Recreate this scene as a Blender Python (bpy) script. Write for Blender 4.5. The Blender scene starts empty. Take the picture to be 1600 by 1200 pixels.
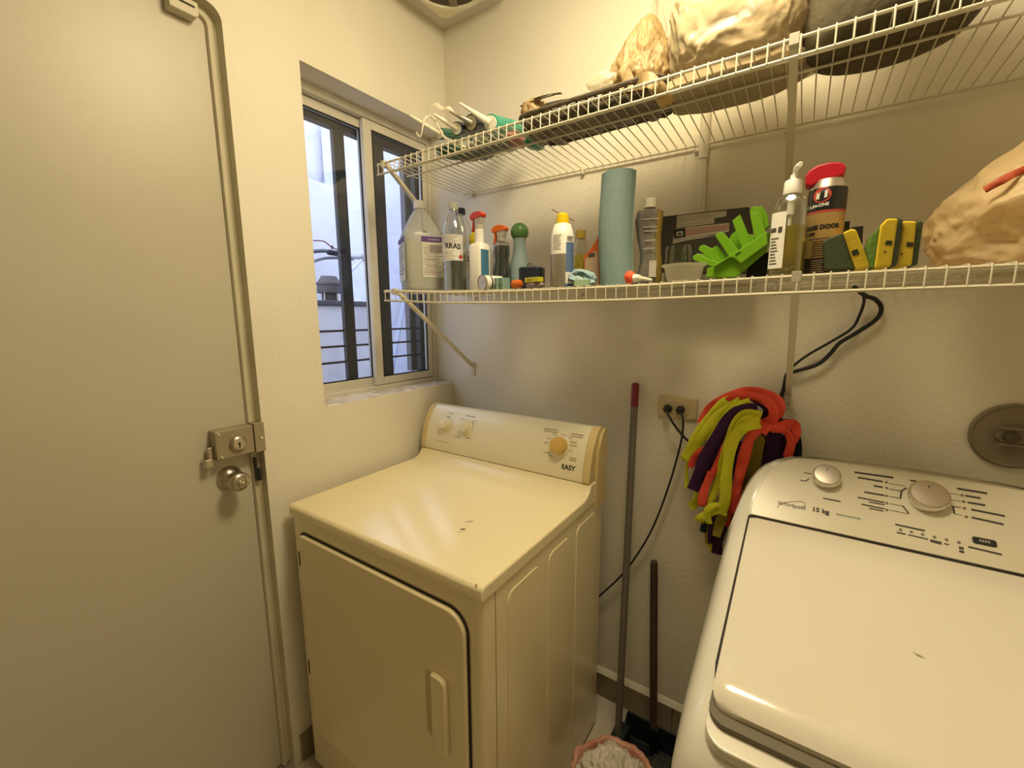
import bpy, bmesh, math, random
from mathutils import Vector, Matrix, noise
random.seed(7)
sc = bpy.context.scene
COL = sc.collection
PI = math.pi

# ------------------------------------------------------------------ camera
F_PX = 668.27
YAW, PIT, ROL = math.radians(33.968), math.radians(8.993), math.radians(-0.2765)
CAM = Vector((1.2729, -1.4152, 1.4693))
FW = Vector((-math.sin(YAW) * math.cos(PIT), math.cos(YAW) * math.cos(PIT), -math.sin(PIT)))
R0 = Vector((math.cos(YAW), math.sin(YAW), 0)); U0 = R0.cross(FW)
RT = R0 * math.cos(ROL) + U0 * math.sin(ROL); UP = -R0 * math.sin(ROL) + U0 * math.cos(ROL)
cd = bpy.data.cameras.new('camera'); co = bpy.data.objects.new('camera', cd); COL.objects.link(co)
cd.sensor_width = 36; cd.sensor_fit = 'HORIZONTAL'; cd.lens = F_PX / 1600 * 36; cd.clip_start = 0.02
M = Matrix.Identity(4)
for i in range(3):
    M[i][0] = RT[i]; M[i][1] = UP[i]; M[i][2] = -FW[i]; M[i][3] = CAM[i]
co.matrix_world = M
sc.camera = co

# ------------------------------------------------------------------ world, lights, exposure
w = bpy.data.worlds.new('world'); sc.world = w; w.use_nodes = True
bg = w.node_tree.nodes['Background']
bg.inputs[0].default_value = (0.71, 0.78, 1.0, 1); bg.inputs[1].default_value = 3.2
LAMP_POWER = 20.0
LAMP_COL = (1.0, 0.835, 0.525)
la = bpy.data.lights.new('ceiling_globe_light', 'POINT'); la.shadow_soft_size = 0.16  # round soft source, all-round light of the unseen ceiling lamp
la.energy = LAMP_POWER; la.color = LAMP_COL
lo = bpy.data.objects.new('ceiling_globe_light', la); COL.objects.link(lo); lo.location = (1.05, -0.70, 2.42)
lb_ = bpy.data.lights.new('ceiling_disc_light', 'AREA'); lb_.shape = 'ELLIPSE'; lb_.size = 0.50; lb_.size_y = .34
lb_.energy = 10.5; lb_.color = LAMP_COL
lp_ = bpy.data.objects.new('ceiling_disc_light', lb_); COL.objects.link(lp_); lp_.location = (1.05, -0.70, 2.535)
sc.view_settings.view_transform = 'Standard'; sc.view_settings.look = 'None'
sc.view_settings.exposure = 0.0; sc.view_settings.gamma = 1; sc.view_settings.use_curve_mapping = False


def at(px, py, ax, val):
    """photo pixel -> world point on the plane ax = val"""
    d = FW + RT * ((px - 800) / F_PX) - UP * ((py - 600) / F_PX)
    i = 'xyz'.index(ax)
    return CAM + d * ((val - CAM[i]) / d[i])


# ------------------------------------------------------------------ materials
MATS = {}
def mat(name, col=(.8, .8, .8), rough=.5, metal=0., bump=None, var=None, spec=.5, trans=None, emit=None, sub=0., coat=0.):
    """bump=(scale, strength, distance); var=(scale, colour2); trans=(fraction transparent)"""
    if name in MATS: return MATS[name]
    m = bpy.data.materials.new(name); m.use_nodes = True; nt = m.node_tree; N = nt.nodes; L = nt.links
    b = N['Principled BSDF']; out = N['Material Output']
    b.inputs['Base Color'].default_value = (*col, 1); b.inputs['Roughness'].default_value = rough
    b.inputs['Metallic'].default_value = metal; b.inputs['Specular IOR Level'].default_value = spec
    if coat: b.inputs['Coat Weight'].default_value = coat; b.inputs['Coat Roughness'].default_value = .08
    tc = N.new('ShaderNodeTexCoord')
    if var:
        n = N.new('ShaderNodeTexNoise'); n.inputs['Scale'].default_value = var[0]; n.inputs['Detail'].default_value = 4
        mx = N.new('ShaderNodeMix'); mx.data_type = 'RGBA'
        mx.inputs[6].default_value = (*col, 1); mx.inputs[7].default_value = (*var[1], 1)
        rp = N.new('ShaderNodeMapRange'); rp.inputs[1].default_value = .4; rp.inputs[2].default_value = .65
        L.new(tc.outputs['Object'], n.inputs['Vector']); L.new(n.outputs[0], rp.inputs[0]); L.new(rp.outputs[0], mx.inputs[0])
        L.new(mx.outputs[2], b.inputs['Base Color'])
    if bump:
        n = N.new('ShaderNodeTexNoise'); n.inputs['Scale'].default_value = bump[0]; n.inputs['Detail'].default_value = 3
        bp = N.new('ShaderNodeBump'); bp.inputs['Strength'].default_value = bump[1]; bp.inputs['Distance'].default_value = bump[2]
        L.new(tc.outputs['Object'], n.inputs['Vector']); L.new(n.outputs[0], bp.inputs['Height']); L.new(bp.outputs[0], b.inputs['Normal'])
    if sub:
        tr = N.new('ShaderNodeBsdfTranslucent'); tr.inputs[0].default_value = (*col, 1)
        ms = N.new('ShaderNodeMixShader'); ms.inputs[0].default_value = sub
        L.new(b.outputs[0], ms.inputs[1]); L.new(tr.outputs[0], ms.inputs[2]); L.new(ms.outputs[0], out.inputs[0])
    if trans is not None:
        tr = N.new('ShaderNodeBsdfTransparent'); tr.inputs[0].default_value = (*[min(1, c * .3 + .7) for c in col], 1)
        ms = N.new('ShaderNodeMixShader'); ms.inputs[0].default_value = trans
        src = out.inputs[0].links[0].from_socket if out.inputs[0].links else b.outputs[0]
        L.new(src, ms.inputs[1]); L.new(tr.outputs[0], ms.inputs[2]); L.new(ms.outputs[0], out.inputs[0])
    if emit:
        b.inputs['Emission Color'].default_value = (*emit[0], 1); b.inputs['Emission Strength'].default_value = emit[1]
    MATS[name] = m
    return m


def film(name, tint=(1, 1, 1), gloss=.12, rough=.05, gain=.6):
    """clear plastic or glass shell: see-through with a mirror sheen at grazing angles"""
    if name in MATS: return MATS[name]
    m = bpy.data.materials.new(name); m.use_nodes = True; nt = m.node_tree; N = nt.nodes; L = nt.links
    N.remove(N['Principled BSDF']); out = N['Material Output']
    t = N.new('ShaderNodeBsdfTransparent'); t.inputs[0].default_value = (*tint, 1)
    g = N.new('ShaderNodeBsdfGlossy'); g.inputs['Roughness'].default_value = rough
    lw = N.new('ShaderNodeLayerWeight'); lw.inputs[0].default_value = .25
    ma = N.new('ShaderNodeMath'); ma.operation = 'MULTIPLY_ADD'; ma.inputs[1].default_value = gain; ma.inputs[2].default_value = gloss
    ms = N.new('ShaderNodeMixShader')
    L.new(lw.outputs['Facing'], ma.inputs[0]); L.new(ma.outputs[0], ms.inputs[0])
    L.new(t.outputs[0], ms.inputs[1]); L.new(g.outputs[0], ms.inputs[2]); L.new(ms.outputs[0], out.inputs[0])
    MATS[name] = m
    return m


WALL = mat('stucco_paint', (.80, .755, .635), .75, bump=(75, .35, .004), var=(3, (.77, .72, .60)))
CEIL = mat('ceiling_paint', (.70, .66, .58), .9, bump=(40, .3, .004))
TILE = mat('floor_tile_glaze', (.55, .49, .40), .3, var=(9, (.48, .42, .33)))
GROUT = mat('grout', (.35, .31, .25), .9)
BASET = mat('baseboard_tile', (.26, .205, .135), .35, var=(12, (.21, .165, .105)))
DOORP = mat('door_paint', (.54, .50, .395), .40, bump=(500, .25, .0006), var=(2, (.51, .47, .37)))
FRAMEP = mat('door_frame_paint', (.62, .57, .42), .5, bump=(30, .2, .002), var=(8, (.55, .50, .36)))
LOCKM = mat('lock_paint', (.34, .29, .20), .35, metal=.3)
STEEL = mat('brushed_steel', (.55, .50, .42), .28, metal=1.)
CHROME = mat('polished_steel', (.75, .72, .66), .12, metal=1.)
BLACK = mat('black_plastic', (.012, .012, .014), .4)
BLKMET = mat('black_iron', (.007, .007, .009), .55, bump=(60, .3, .001))
RUBBER = mat('black_rubber', (.008, .008, .009), .6)
ALU = mat('window_aluminium', (.66, .62, .52), .45, var=(10, (.60, .56, .47)))
SILL = mat('window_putty', (.60, .54, .44), .85, bump=(60, .6, .004), var=(25, (.45, .38, .30)))
GLASS = film('window_glass', (.97, .98, 1), .012, .01, .35)
WHITE = mat('white_plastic', (.82, .80, .75), .35)
CREAMP = mat('cream_plastic', (.80, .74, .56), .4)
ENAMEL = mat('dryer_enamel', (.86, .755, .49), .22, var=(3, (.84, .73, .465)), coat=.3)
DRYPLASTIC = mat('dryer_console_plastic', (.82, .76, .56), .25, coat=.2)
YELLOWED = mat('yellowed_plastic', (.68, .54, .26), .3, var=(30, (.64, .50, .23)), coat=.3)
YELDIAL = mat('yellowed_dial', (.66, .43, .12), .2, coat=.4)
WASHER = mat('washer_enamel', (.80, .77, .68), .16, coat=.4)
WPANEL = mat('washer_panel_plastic', (.76, .71, .58), .3)
WLID = mat('washer_lid_enamel', (.80, .75, .65), .12, coat=.5)
GAP = mat('dark_gap', (.03, .025, .018), .8)
INK = mat('dark_ink', (.06, .05, .045), .6)
INKB = mat('black_ink', (.01, .01, .01), .5)
INKG = mat('pale_green_ink', (.35, .42, .36), .6)
WIREW = mat('white_vinyl_wire', (.66, .61, .475), .4)
CHIP = mat('chipped_enamel', (.12, .09, .05), .8)
PAPER = mat('white_paper', (.78, .75, .70), .7)
PATIO = mat('patio_plaster', (.74, .76, .83), .9, bump=(14, .7, .02), var=(3, (.66, .68, .76)))
PATIOW = mat('patio_whitewash', (.86, .87, .90), .85, bump=(9, .6, .015), var=(5, (.70, .71, .74)))


# ------------------------------------------------------------------ mesh builder
class MB:
    def __init__(s): s.v = []; s.f = []
    def add(s, v, f):
        o = len(s.v); s.v += [Vector(p) for p in v]; s.f += [tuple(i + o for i in q) for q in f]; return s
    def box(s, a, b):
        x0, y0, z0 = a; x1, y1, z1 = b
        if x0 > x1: x0, x1 = x1, x0
        if y0 > y1: y0, y1 = y1, y0
        if z0 > z1: z0, z1 = z1, z0
        return s.add([(x0, y0, z0), (x1, y0, z0), (x1, y1, z0), (x0, y1, z0), (x0, y0, z1), (x1, y0, z1), (x1, y1, z1), (x0, y1, z1)],
                     [(0, 3, 2, 1), (4, 5, 6, 7), (0, 1, 5, 4), (1, 2, 6, 5), (2, 3, 7, 6), (3, 0, 4, 7)])
    def obox(s, c, ex, ey, ez):
        """box by centre and three half-extent vectors"""
        c, ex, ey, ez = Vector(c), Vector(ex), Vector(ey), Vector(ez)
        if ex.cross(ey).dot(ez) < 0: ez = -ez
        v = [c + ex * i + ey * j + ez * k for k in (-1, 1) for i, j in ((-1, -1), (1, -1), (1, 1), (-1, 1))]
        return s.add(v, [(0, 3, 2, 1), (4, 5, 6, 7), (0, 1, 5, 4), (1, 2, 6, 5), (2, 3, 7, 6), (3, 0, 4, 7)])
    def cyl(s, p0, p1, r0, r1=None, n=16):
        return s.tube([p0, p1], [r0, r0 if r1 is None else r1], n)
    def tube(s, pts, r, n=8, caps=True, flat=1.0, up=None):
        pts = [Vector(p) for p in pts]; k = len(pts)
        rr = r if isinstance(r, (list, tuple)) else [r] * k
        t0 = (pts[1] - pts[0]).normalized()
        a = Vector(up) if up else (Vector((0, 0, 1)) if abs(t0.z) < .9 else Vector((1, 0, 0)))
        a = (a - t0 * a.dot(t0)).normalized(); v = []; f = []
        for i, p in enumerate(pts):
            t = ((pts[i + 1] if i < k - 1 else p) - (pts[i - 1] if i else p)).normalized()
            a = (a - t * a.dot(t)).normalized(); b = t.cross(a)
            for j in range(n):
                th = 2 * PI * j / n
                v.append(p + (a * math.cos(th) * flat + b * math.sin(th)) * rr[i])
        for i in range(k - 1):
            for j in range(n):
                q = (j + 1) % n
                f.append((i * n + j, i * n + q, (i + 1) * n + q, (i + 1) * n + j))
        if caps: f.append(tuple(range(n - 1, -1, -1))); f.append(tuple((k - 1) * n + j for j in range(n)))
        return s.add(v, f)
    def lathe(s, prof, n=32, c=(0, 0, 0), sx=1., sy=1., ax='z', cap=True):
        """profile [(radius, height)] bottom to top"""
        c = Vector(c); v = []; f = []
        for r, h in prof:
            for j in range(n):
                th = 2 * PI * j / n
                x, y, z = r * math.cos(th) * sx, r * math.sin(th) * sy, h
                if ax == 'x': x, y, z = z, x, y
                if ax == 'y': x, y, z = y, -0. + z, x
                v.append(c + Vector((x, y, z)))
        for i in range(len(prof) - 1):
            for j in range(n):
                q = (j + 1) % n
                f.append((i * n + j, i * n + q, (i + 1) * n + q, (i + 1) * n + j))
        if cap:
            f.append(tuple(range(n - 1, -1, -1))); f.append(tuple((len(prof) - 1) * n + j for j in range(n)))
        return s.add(v, f)
    def prism(s, poly, fn, a, b):
        """polygon of (u, v) extruded from w=a to w=b through fn(u, v, w)"""
        n = len(poly)
        v = [fn(p[0], p[1], a) for p in poly] + [fn(p[0], p[1], b) for p in poly]
        f = [tuple(range(n - 1, -1, -1)), tuple(range(n, 2 * n))] + [(i, (i + 1) % n, (i + 1) % n + n, i + n) for i in range(n)]
        return s.add(v, f)
    def grid(s, fn, nu, nv):
        v = [fn(i / nu, j / nv) for j in range(nv + 1) for i in range(nu + 1)]
        f = [(j * (nu + 1) + i, j * (nu + 1) + i + 1, (j + 1) * (nu + 1) + i + 1, (j + 1) * (nu + 1) + i) for j in range(nv) for i in range(nu)]
        return s.add(v, f)
    def arc(s, r, z0, z1, a0, a1, n=14, sx=1., sy=1., c=(0, 0)):
        """curved label patch on an upright round bottle"""
        def fn(u, v):
            th = a0 + (a1 - a0) * u
            return (c[0] + r * math.cos(th) * sx, c[1] + r * math.sin(th) * sy, z0 + (z1 - z0) * v)
        return s.grid(fn, n, 1)
    def text(s, body, fn, size=1.0, width=None, cx=True, bold=0.):
        """flat lettering mapped through fn(x, y)"""
        cu = bpy.data.curves.new('tmp', 'FONT'); cu.body = body; cu.size = size; cu.offset = bold
        cu.resolution_u = 3
        o = bpy.data.objects.new('tmp', cu); COL.objects.link(o)
        dg = bpy.context.evaluated_depsgraph_get(); me = bpy.data.meshes.new_from_object(o.evaluated_get(dg))
        vs = [v.co.copy() for v in me.vertices]; fs = [tuple(p.vertices) for p in me.polygons]
        bpy.data.objects.remove(o); bpy.data.meshes.remove(me); bpy.data.curves.remove(cu)
        x0 = min(v.x for v in vs); x1 = max(v.x for v in vs)
        k = (width / (x1 - x0)) if width else 1.
        off = -(x0 + x1) / 2 if cx else -x0
        return s.add([fn((v.x + off) * k, v.y * (k if width else 1.)) for v in vs], fs)
    def build(s, name, m, parent=None, smooth=.6, bevel=0., seg=2, world=False, solid=0., sub=0):
        me = bpy.data.meshes.new(name)
        off = parent.location if (world and parent) else Vector((0, 0, 0))
        me.from_pydata([tuple(v - off) for v in s.v], [], s.f); me.update()
        o = bpy.data.objects.new(name, me); COL.objects.link(o)
        me.materials.append(m)
        for p in me.polygons: p.use_smooth = True
        if smooth < 3: me.set_sharp_from_angle(angle=smooth)
        if parent: o.parent = parent
        if solid:
            md = o.modifiers.new('s', 'SOLIDIFY'); md.thickness = solid; md.offset = 0
        if bevel:
            md = o.modifiers.new('b', 'BEVEL'); md.width = bevel; md.segments = seg; md.limit_method = 'ANGLE'; md.angle_limit = .6
            md.harden_normals = True
        if sub:
            md = o.modifiers.new('u', 'SUBSURF'); md.levels = sub; md.render_levels = sub
        return o


def thing(name, label, cat, loc=(0, 0, 0), rz=0., group=None):
    o = bpy.data.objects.new(name, None); COL.objects.link(o); o.empty_display_size = .05
    o.location = loc; o.rotation_euler = (0, 0, rz); o['label'] = label; o['category'] = cat
    if group: o['group'] = group
    return o
def tag(o, label, cat, group=None):
    o['label'] = label; o['category'] = cat
    if group: o['group'] = group
    return o
def struct(o, label=None, cat=None):
    o['kind'] = 'structure'
    o['label'] = label or o.name.replace('_', ' '); o['category'] = cat or o.name.split('_')[0]
    return o
def sroot(name, loc, label, cat):
    o = bpy.data.objects.new(name, None); COL.objects.link(o); o.location = loc
    return struct(o, label, cat)
def spline(pts, k=6):
    pts = [Vector(p) for p in pts]; out = []; n = len(pts)
    for i in range(n - 1):
        p0, p1, p2, p3 = pts[max(i - 1, 0)], pts[i], pts[i + 1], pts[min(i + 2, n - 1)]
        for j in range(k):
            t = j / k
            out.append(.5 * ((2 * p1) + (p2 - p0) * t + (2 * p0 - 5 * p1 + 4 * p2 - p3) * t * t + (3 * p1 - p0 - 3 * p2 + p3) * t ** 3))
    out.append(pts[-1]); return out
def rrect(x0, y0, x1, y1, r, n=5):
    """rounded rectangle outline; r a number or four corner radii (x0y0, x1y0, x1y1, x0y1)"""
    rr = r if isinstance(r, (list, tuple)) else (r,) * 4; out = []
    for (cx, cy, a, q) in ((x0 + rr[0], y0 + rr[0], PI, rr[0]), (x1 - rr[1], y0 + rr[1], 1.5 * PI, rr[1]),
                           (x1 - rr[2], y1 - rr[2], 0, rr[2]), (x0 + rr[3], y1 - rr[3], .5 * PI, rr[3])):
        for i in range(n + 1): out.append((cx + q * math.cos(a + PI / 2 * i / n), cy + q * math.sin(a + PI / 2 * i / n)))
    return out
def blob(c, rad, seed=0, amp=.12, fr=3., sub=4, floor=None, box=0., ridge=.5, shape=None, oct=3):
    """crumpled closed sack as mesh data; box>0 squares it off; floor flattens its base"""
    bm = bmesh.new(); bmesh.ops.create_icosphere(bm, subdivisions=sub, radius=1.)
    c = Vector(c); sd = Vector((seed * 3.1, seed * 1.7, seed * 5.3)); mb = MB(); vs = []
    for v in bm.verts:
        d = v.co.normalized()
        p = d.copy()
        if box:
            q = Vector([math.copysign(abs(x) ** (1 - box * .6), x) for x in d]); p = q
        n1 = noise.noise(d * fr * .5 + sd)
        wd = d + noise.noise_vector(d * fr * .6 + sd) * .25
        rg = 0.; a_ = 1.; q_ = fr
        for o_ in range(oct): rg += a_ * (.42 - abs(noise.noise(wd * q_ + sd * (o_ + 1)))) * 1.9; a_ *= .52; q_ *= 2.1
        k = 1 + amp * ((1 - ridge) * n1 * 2 + ridge * rg * .8 - .35)
        p = Vector((p.x * rad[0], p.y * rad[1], p.z * rad[2])) * k
        if shape: p = shape(p)
        p += c
        if floor is not None and p.z < floor: p.z = floor + (p.z - floor) * .03
        vs.append(p)
    mb.add(vs, [tuple(v.index for v in f.verts) for f in bm.faces]); bm.free()
    return mb
def ribbon(mb, pts, wd, th, nrm=(0, -1, 0), k=6, seed=0, twist=.0):
    """fabric strip swept along a path"""
    P = spline(pts, k); n = len(P); v = []; f = []; nrm = Vector(nrm).normalized()
    for i, p in enumerate(P):
        t = ((P[i + 1] if i < n - 1 else p) - (P[i - 1] if i else p)).normalized()
        s = t.cross(nrm)
        if s.length < .1: s = t.cross(Vector((1, 0, 0)))
        s.normalize(); u = s.cross(t)
        a = twist * math.sin(i * .55 + seed * 2.1)
        s, u = s * math.cos(a) + u * math.sin(a), u * math.cos(a) - s * math.sin(a)
        wl = wd * (1 + .10 * math.sin(i * .5 + seed * 3)) * .5
        bow = .35 * wd * math.sin(seed + i * .3) * .3
        for (a_, b_) in ((-1, 0), (-.6, .8), (0, 1), (.6, .8), (1, 0), (.6, -.8), (0, -1), (-.6, -.8)):
            v.append(p + s * wl * a_ + u * (th * .5 * b_ + bow * (1 - a_ * a_)))
    for i in range(n - 1):
        for j in range(8):
            q = (j + 1) % 8; f.append((i * 8 + j, i * 8 + q, (i + 1) * 8 + q, (i + 1) * 8 + j))
    f.append(tuple(range(7, -1, -1))); f.append(tuple((n - 1) * 8 + j for j in range(8)))
    mb.add(v, f); return mb


# ================================================================== the room shell
H = 2.583; XR = 2.30; YF = -3.9; TH = .15
WY0, WZ0, WZ1 = -.6206, 1.18, 2.206          # window opening
DY1, DY0, DZ = -.822, -1.66, 2.235           # door opening in the left wall
def yz(x0, x1, y0, y1, z0, z1, mb): return mb.box((x0, y0, z0), (x1, y1, z1))
m_ = MB()
yz(-TH, 0, WY0, 0, -.1, WZ0, m_); yz(-TH, 0, WY0, 0, WZ1, H, m_)
yz(-TH, 0, DY1, WY0, -.1, H, m_); yz(-TH, 0, DY0, DY1, DZ, H, m_); yz(-TH, 0, YF, DY0, -.1, H, m_)
m_.prism([(DY1, DZ), (DY1, DZ - .035)] + [(DY1 - .035 + .035 * math.cos(i * PI / 16), DZ - .035 + .035 * math.sin(i * PI / 16)) for i in range(1, 9)], lambda u, v, w: (w, u, v), -TH, 0)
struct(m_.build('wall_left', WALL), 'cream stucco wall holding the window and the door', 'wall')
m_ = MB().box((-TH, 0, -.1), (XR + TH, TH, H + .1)); struct(m_.build('wall_back', WALL), 'cream stucco wall behind the wire shelves', 'wall')
m_ = MB().box((XR, YF, -.1), (XR + TH, 0, H)); struct(m_.build('wall_right', WALL), 'cream stucco wall closing the room on the right', 'wall')
m_ = MB().box((-TH, YF - TH, -.1), (XR + TH, YF, H)); struct(m_.build('wall_front', WALL), 'cream stucco wall behind the photographer', 'wall')
m_ = MB().box((-TH, YF - TH, H), (XR + TH, 0, H + .1)); struct(m_.build('ceiling', CEIL), 'beige painted ceiling', 'ceiling')
fl = sroot('floor', (0, 0, 0), 'beige ceramic tile floor', 'floor')
MB().box((-TH, YF, -.06), (XR, 0, -.006)).build('grout_bed', GROUT, fl)
tm = None
for i in range(7):
    for j in range(12):
        x0 = .0 + i * .335; y0 = -j * .335
        if x0 > XR: continue
        if tm is None:
            o = MB().box((.002, -.333, -.006), (.333, -.002, 0)).build('floor_tile', TILE, fl, bevel=.0015, seg=1); tm = o
        else:
            o = tm.copy(); COL.objects.link(o); o.parent = fl
        o.location = (x0, y0, 0)
bb = sroot('baseboard_back', (0, 0, 0), 'brown tile skirting with a plaster bead along the back wall', 'baseboard')
b0 = None
for i in range(7):
    if b0 is None:
        b0 = MB().box((.0015, -.012, 0), (.3335, -.0005, .0976)).build('skirting_tile', BASET, bb, bevel=.001, seg=1); b0.location = (0, 0, 0); o = b0
    else: o = b0.copy(); COL.objects.link(o); o.parent = bb
    o.location = (i * .335, 0, 0)
MB().prism([(0, .0976), (-.012, .0976), (-.006, .112), (0, .12)], lambda u, v, w: (w, u, v), 0, XR).build('plaster_bead', WALL, bb)
bb = sroot('baseboard_left', (0, 0, 0), 'brown tile skirting between the door frame and the corner', 'baseboard')
MB().box((.0005, -.335, 0), (.011, -.012, .0976)).build('skirting_tile', BASET, bb)
MB().box((.0005, -.67, 0), (.011, -.337, .0976)).build('skirting_tile', BASET, bb)
MB().box((.0005, -.80, 0), (.011, -.672, .0976)).build('skirting_tile', BASET, bb)

# ---- window
wn = sroot('window_1', (-.09, 0, 0), 'aluminium sliding window with two panes', 'window')
RX = -.0906
fm = MB()
fm.box((-.145, WY0, WZ0 + .004), (RX, -.001, WZ0 + .022)); fm.box((-.145, WY0, WZ1 - .028), (RX, -.001, WZ1))
fm.box((-.145, -.020, WZ0 + .022), (RX, -.001, WZ1 - .028)); fm.box((-.145, WY0, WZ0 + .022), (RX, WY0 + .02, WZ1 - .028))
fm.box((-.115, WY0 + .02, WZ0 + .022), (-.112, -.02, WZ0 + .03))
fm.build('window_frame', ALU, wn, bevel=.0015, world=True)
pt = MB()
def sillf(u, v):
    y = WY0 + (0 - WY0) * u; x = -.0905 + .088 * v
    return (x, y - .0005, WZ0 + .0065 * (1 - v) + .004 * noise.noise(Vector((u * 14, v * 4, 2))))
pt.grid(sillf, 60, 8); pt.build('putty_bead', SILL, wn, world=True, smooth=3)
def sash(x0, x1, ya, yb, name):
    s = MB(); st = .036
    z0, z1 = WZ0 + .024, WZ1 - .030
    s.box((x0, ya, z0), (x1, ya + st, z1)); s.box((x0, yb - st * .75, z0), (x1, yb, z1))
    s.box((x0, ya + st, z0), (x1, yb - st * .75, z0 + .030)); s.box((x0, ya + st, z1 - .030), (x1, yb - st * .75, z1))
    o = s.build(name, ALU, wn, bevel=.002, world=True)
    xm = (x0 + x1) / 2
    g = MB(); a, b = ya + st, yb - st * .75; c, d = z0 + .030, z1 - .030; q = .0045
    g.box((x1 - .006, a, c), (x1 - .001, a + q, d)); g.box((x1 - .006, b - q, c), (x1 - .001, b, d))
    g.box((x1 - .006, a, c), (x1 - .001, b, c + q)); g.box((x1 - .006, a, d - q), (x1 - .001, b, d))
    gk = g.build('gasket', RUBBER, o); 
    for v in gk.data.vertices: v.co -= Vector((-.09, 0, 0))
    gl = MB().box((xm - .0025, a - .004, c - .004), (xm + .0025, b + .004, d + .004)).build('pane', GLASS, o)
    for v in gl.data.vertices: v.co -= Vector((-.09, 0, 0))
    return o
sash(-.114, -.094, -.335, -.022, 'sash')
sash(-.140, -.118, -.600, -.302, 'sash')

# ---- door
dr = sroot('door_1', (-.04, -1.24, 0), 'beige grey painted metal door with a rim lock and a round knob', 'door')
DE = -.845
MB().box((-.085, DY0 + .04, .006), (-.04, DE, 2.212)).build('door_leaf', DOORP, dr, bevel=.002, world=True)
lk = MB(); lk.box((-.039, -.943, 1.088), (-.001, -.8455, 1.168))
lk = lk.build('rim_lock', LOCKM, dr, bevel=.003, world=True)
def sub_of(mb, name, m, par, root, **k):
    o = mb.build(name, m, par, **k)
    for v in o.data.vertices: v.co -= Vector(root.location)
    return o
s_ = MB().lathe([(.0215, 0), (.0215, .006), (.0185, .010), (.0145, .0115), (.0145, .0105)], 28, (-.001, -.889, 1.125), ax='x')
sub_of(s_, 'lock_cylinder', STEEL, lk, dr)
s_ = MB().box((.0095, -.8902, 1.114), (.0112, -.8878, 1.126)); s_.cyl((.0095, -.889, 1.126), (.0112, -.889, 1.126), .003, n=10)
sub_of(s_, 'keyhole', BLACK, lk, dr)
for (y, z) in ((-.934, 1.160), (-.932, 1.096)):
    sub_of(MB().lathe([(.0045, 0), (.0045, .002), (.002, .003)], 12, (-.001, y, z), ax='x'), 'screw', CHROME, lk, dr)
s_ = MB().box((-.030, -.956, 1.093), (-.018, -.943, 1.125)); s_.box((-.033, -.968, 1.072), (-.010, -.950, 1.095))
sub_of(s_, 'lock_lever', STEEL, lk, dr, bevel=.002)
kb = MB().lathe([(.033, 0), (.033, .003), (.030, .010), (.020, .018), (.013, .024), (.013, .032), (.021, .040), (.0265, .052), (.0265, .062),
                 (.022, .070), (.015, .072), (.0145, .069)], 40, (-.04, -.904, 1.022), ax='x').build('door_knob', STEEL, dr, world=True, smooth=.9)
sub_of(MB().lathe([(.0125, 0), (.0125, .002), (.010, .0035)], 20, (.028, -.904, 1.022), ax='x'), 'knob_keyway', LOCKM, kb, dr)
sub_of(MB().lathe([(.0068, 0), (.0068, .0035), (.004, .005)], 16, (.031, -.904, 1.022), ax='x'), 'knob_button', CHROME, kb, dr)

fr = sroot('trim_1', (0, -.84, 0), 'cream painted metal door frame with rounded top corner', 'trim')
def frame_path(ins, zt):
    y1 = DY1 - ins; z1 = zt - ins; r = max(.035 - ins * .6, .008); P = [(y1, .0)]
    P.append((y1, z1 - r))
    for i in range(1, 9): a = PI / 2 * i / 8; P.append((y1 - r + r * math.cos(a), z1 - r + r * math.sin(a)))
    P.append((DY0 + .0, z1)); return P
prof = [(0.0, -.001), (.0004, -.032), (.006, -.035), (.0085, -.031), (.012, -.029), (.0205, -.0295), (.0225, -.034), (.0226, -.060), (.004, -.060)]
ZT = DZ
loops = []
for ins, x in prof:
    loops.append([(x, y, z) for (y, z) in frame_path(ins, ZT)])
v = [p for l in loops for p in l]; n = len(loops[0]); f = []
for i in range(len(loops) - 1):
    for j in range(n - 1): f.append((i * n + j, i * n + j + 1, (i + 1) * n + j + 1, (i + 1) * n + j))
MB().add(v, f).build('door_jamb', FRAMEP, fr, world=True, smooth=.9)
MB().box((-.149, DY0 + .001, 0), (-.086, DY1 - .0005, DZ - .001)).build('jamb_backing', GAP, fr, world=True)
k_ = MB().box((-.034, -.8445, 1.086), (.002, -.8165, 1.171)).build('lock_keeper', LOCKM, fr, world=True, bevel=.002)
sub_of(MB().lathe([(.005, 0), (.005, .002), (.003, .003)], 12, (.002, -.827, 1.128), ax='x'), 'screw', CHROME, k_, fr)
k_ = MB(); k_.box((-.035, -.8425, .995), (-.016, -.8365, 1.065)); k_.box((-.02, -.838, .995), (-.013, -.829, 1.033))
k_.build('strike_plate', BLACK, fr, world=True, bevel=.002)
k_ = MB().prism([(-.930, 2.187), (-.876, 2.187), (-.869, 2.194), (-.869, 2.222), (-.930, 2.222)], lambda u, v, w: (w, u, v), -.039, -.006)
k_ = k_.build('latch_block', FRAMEP, fr, world=True, bevel=.003)
sub_of(MB().box((-.0065, -.926, 2.206), (-.0045, -.878, 2.210)), 'latch_slot', GAP, k_, fr)

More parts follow.
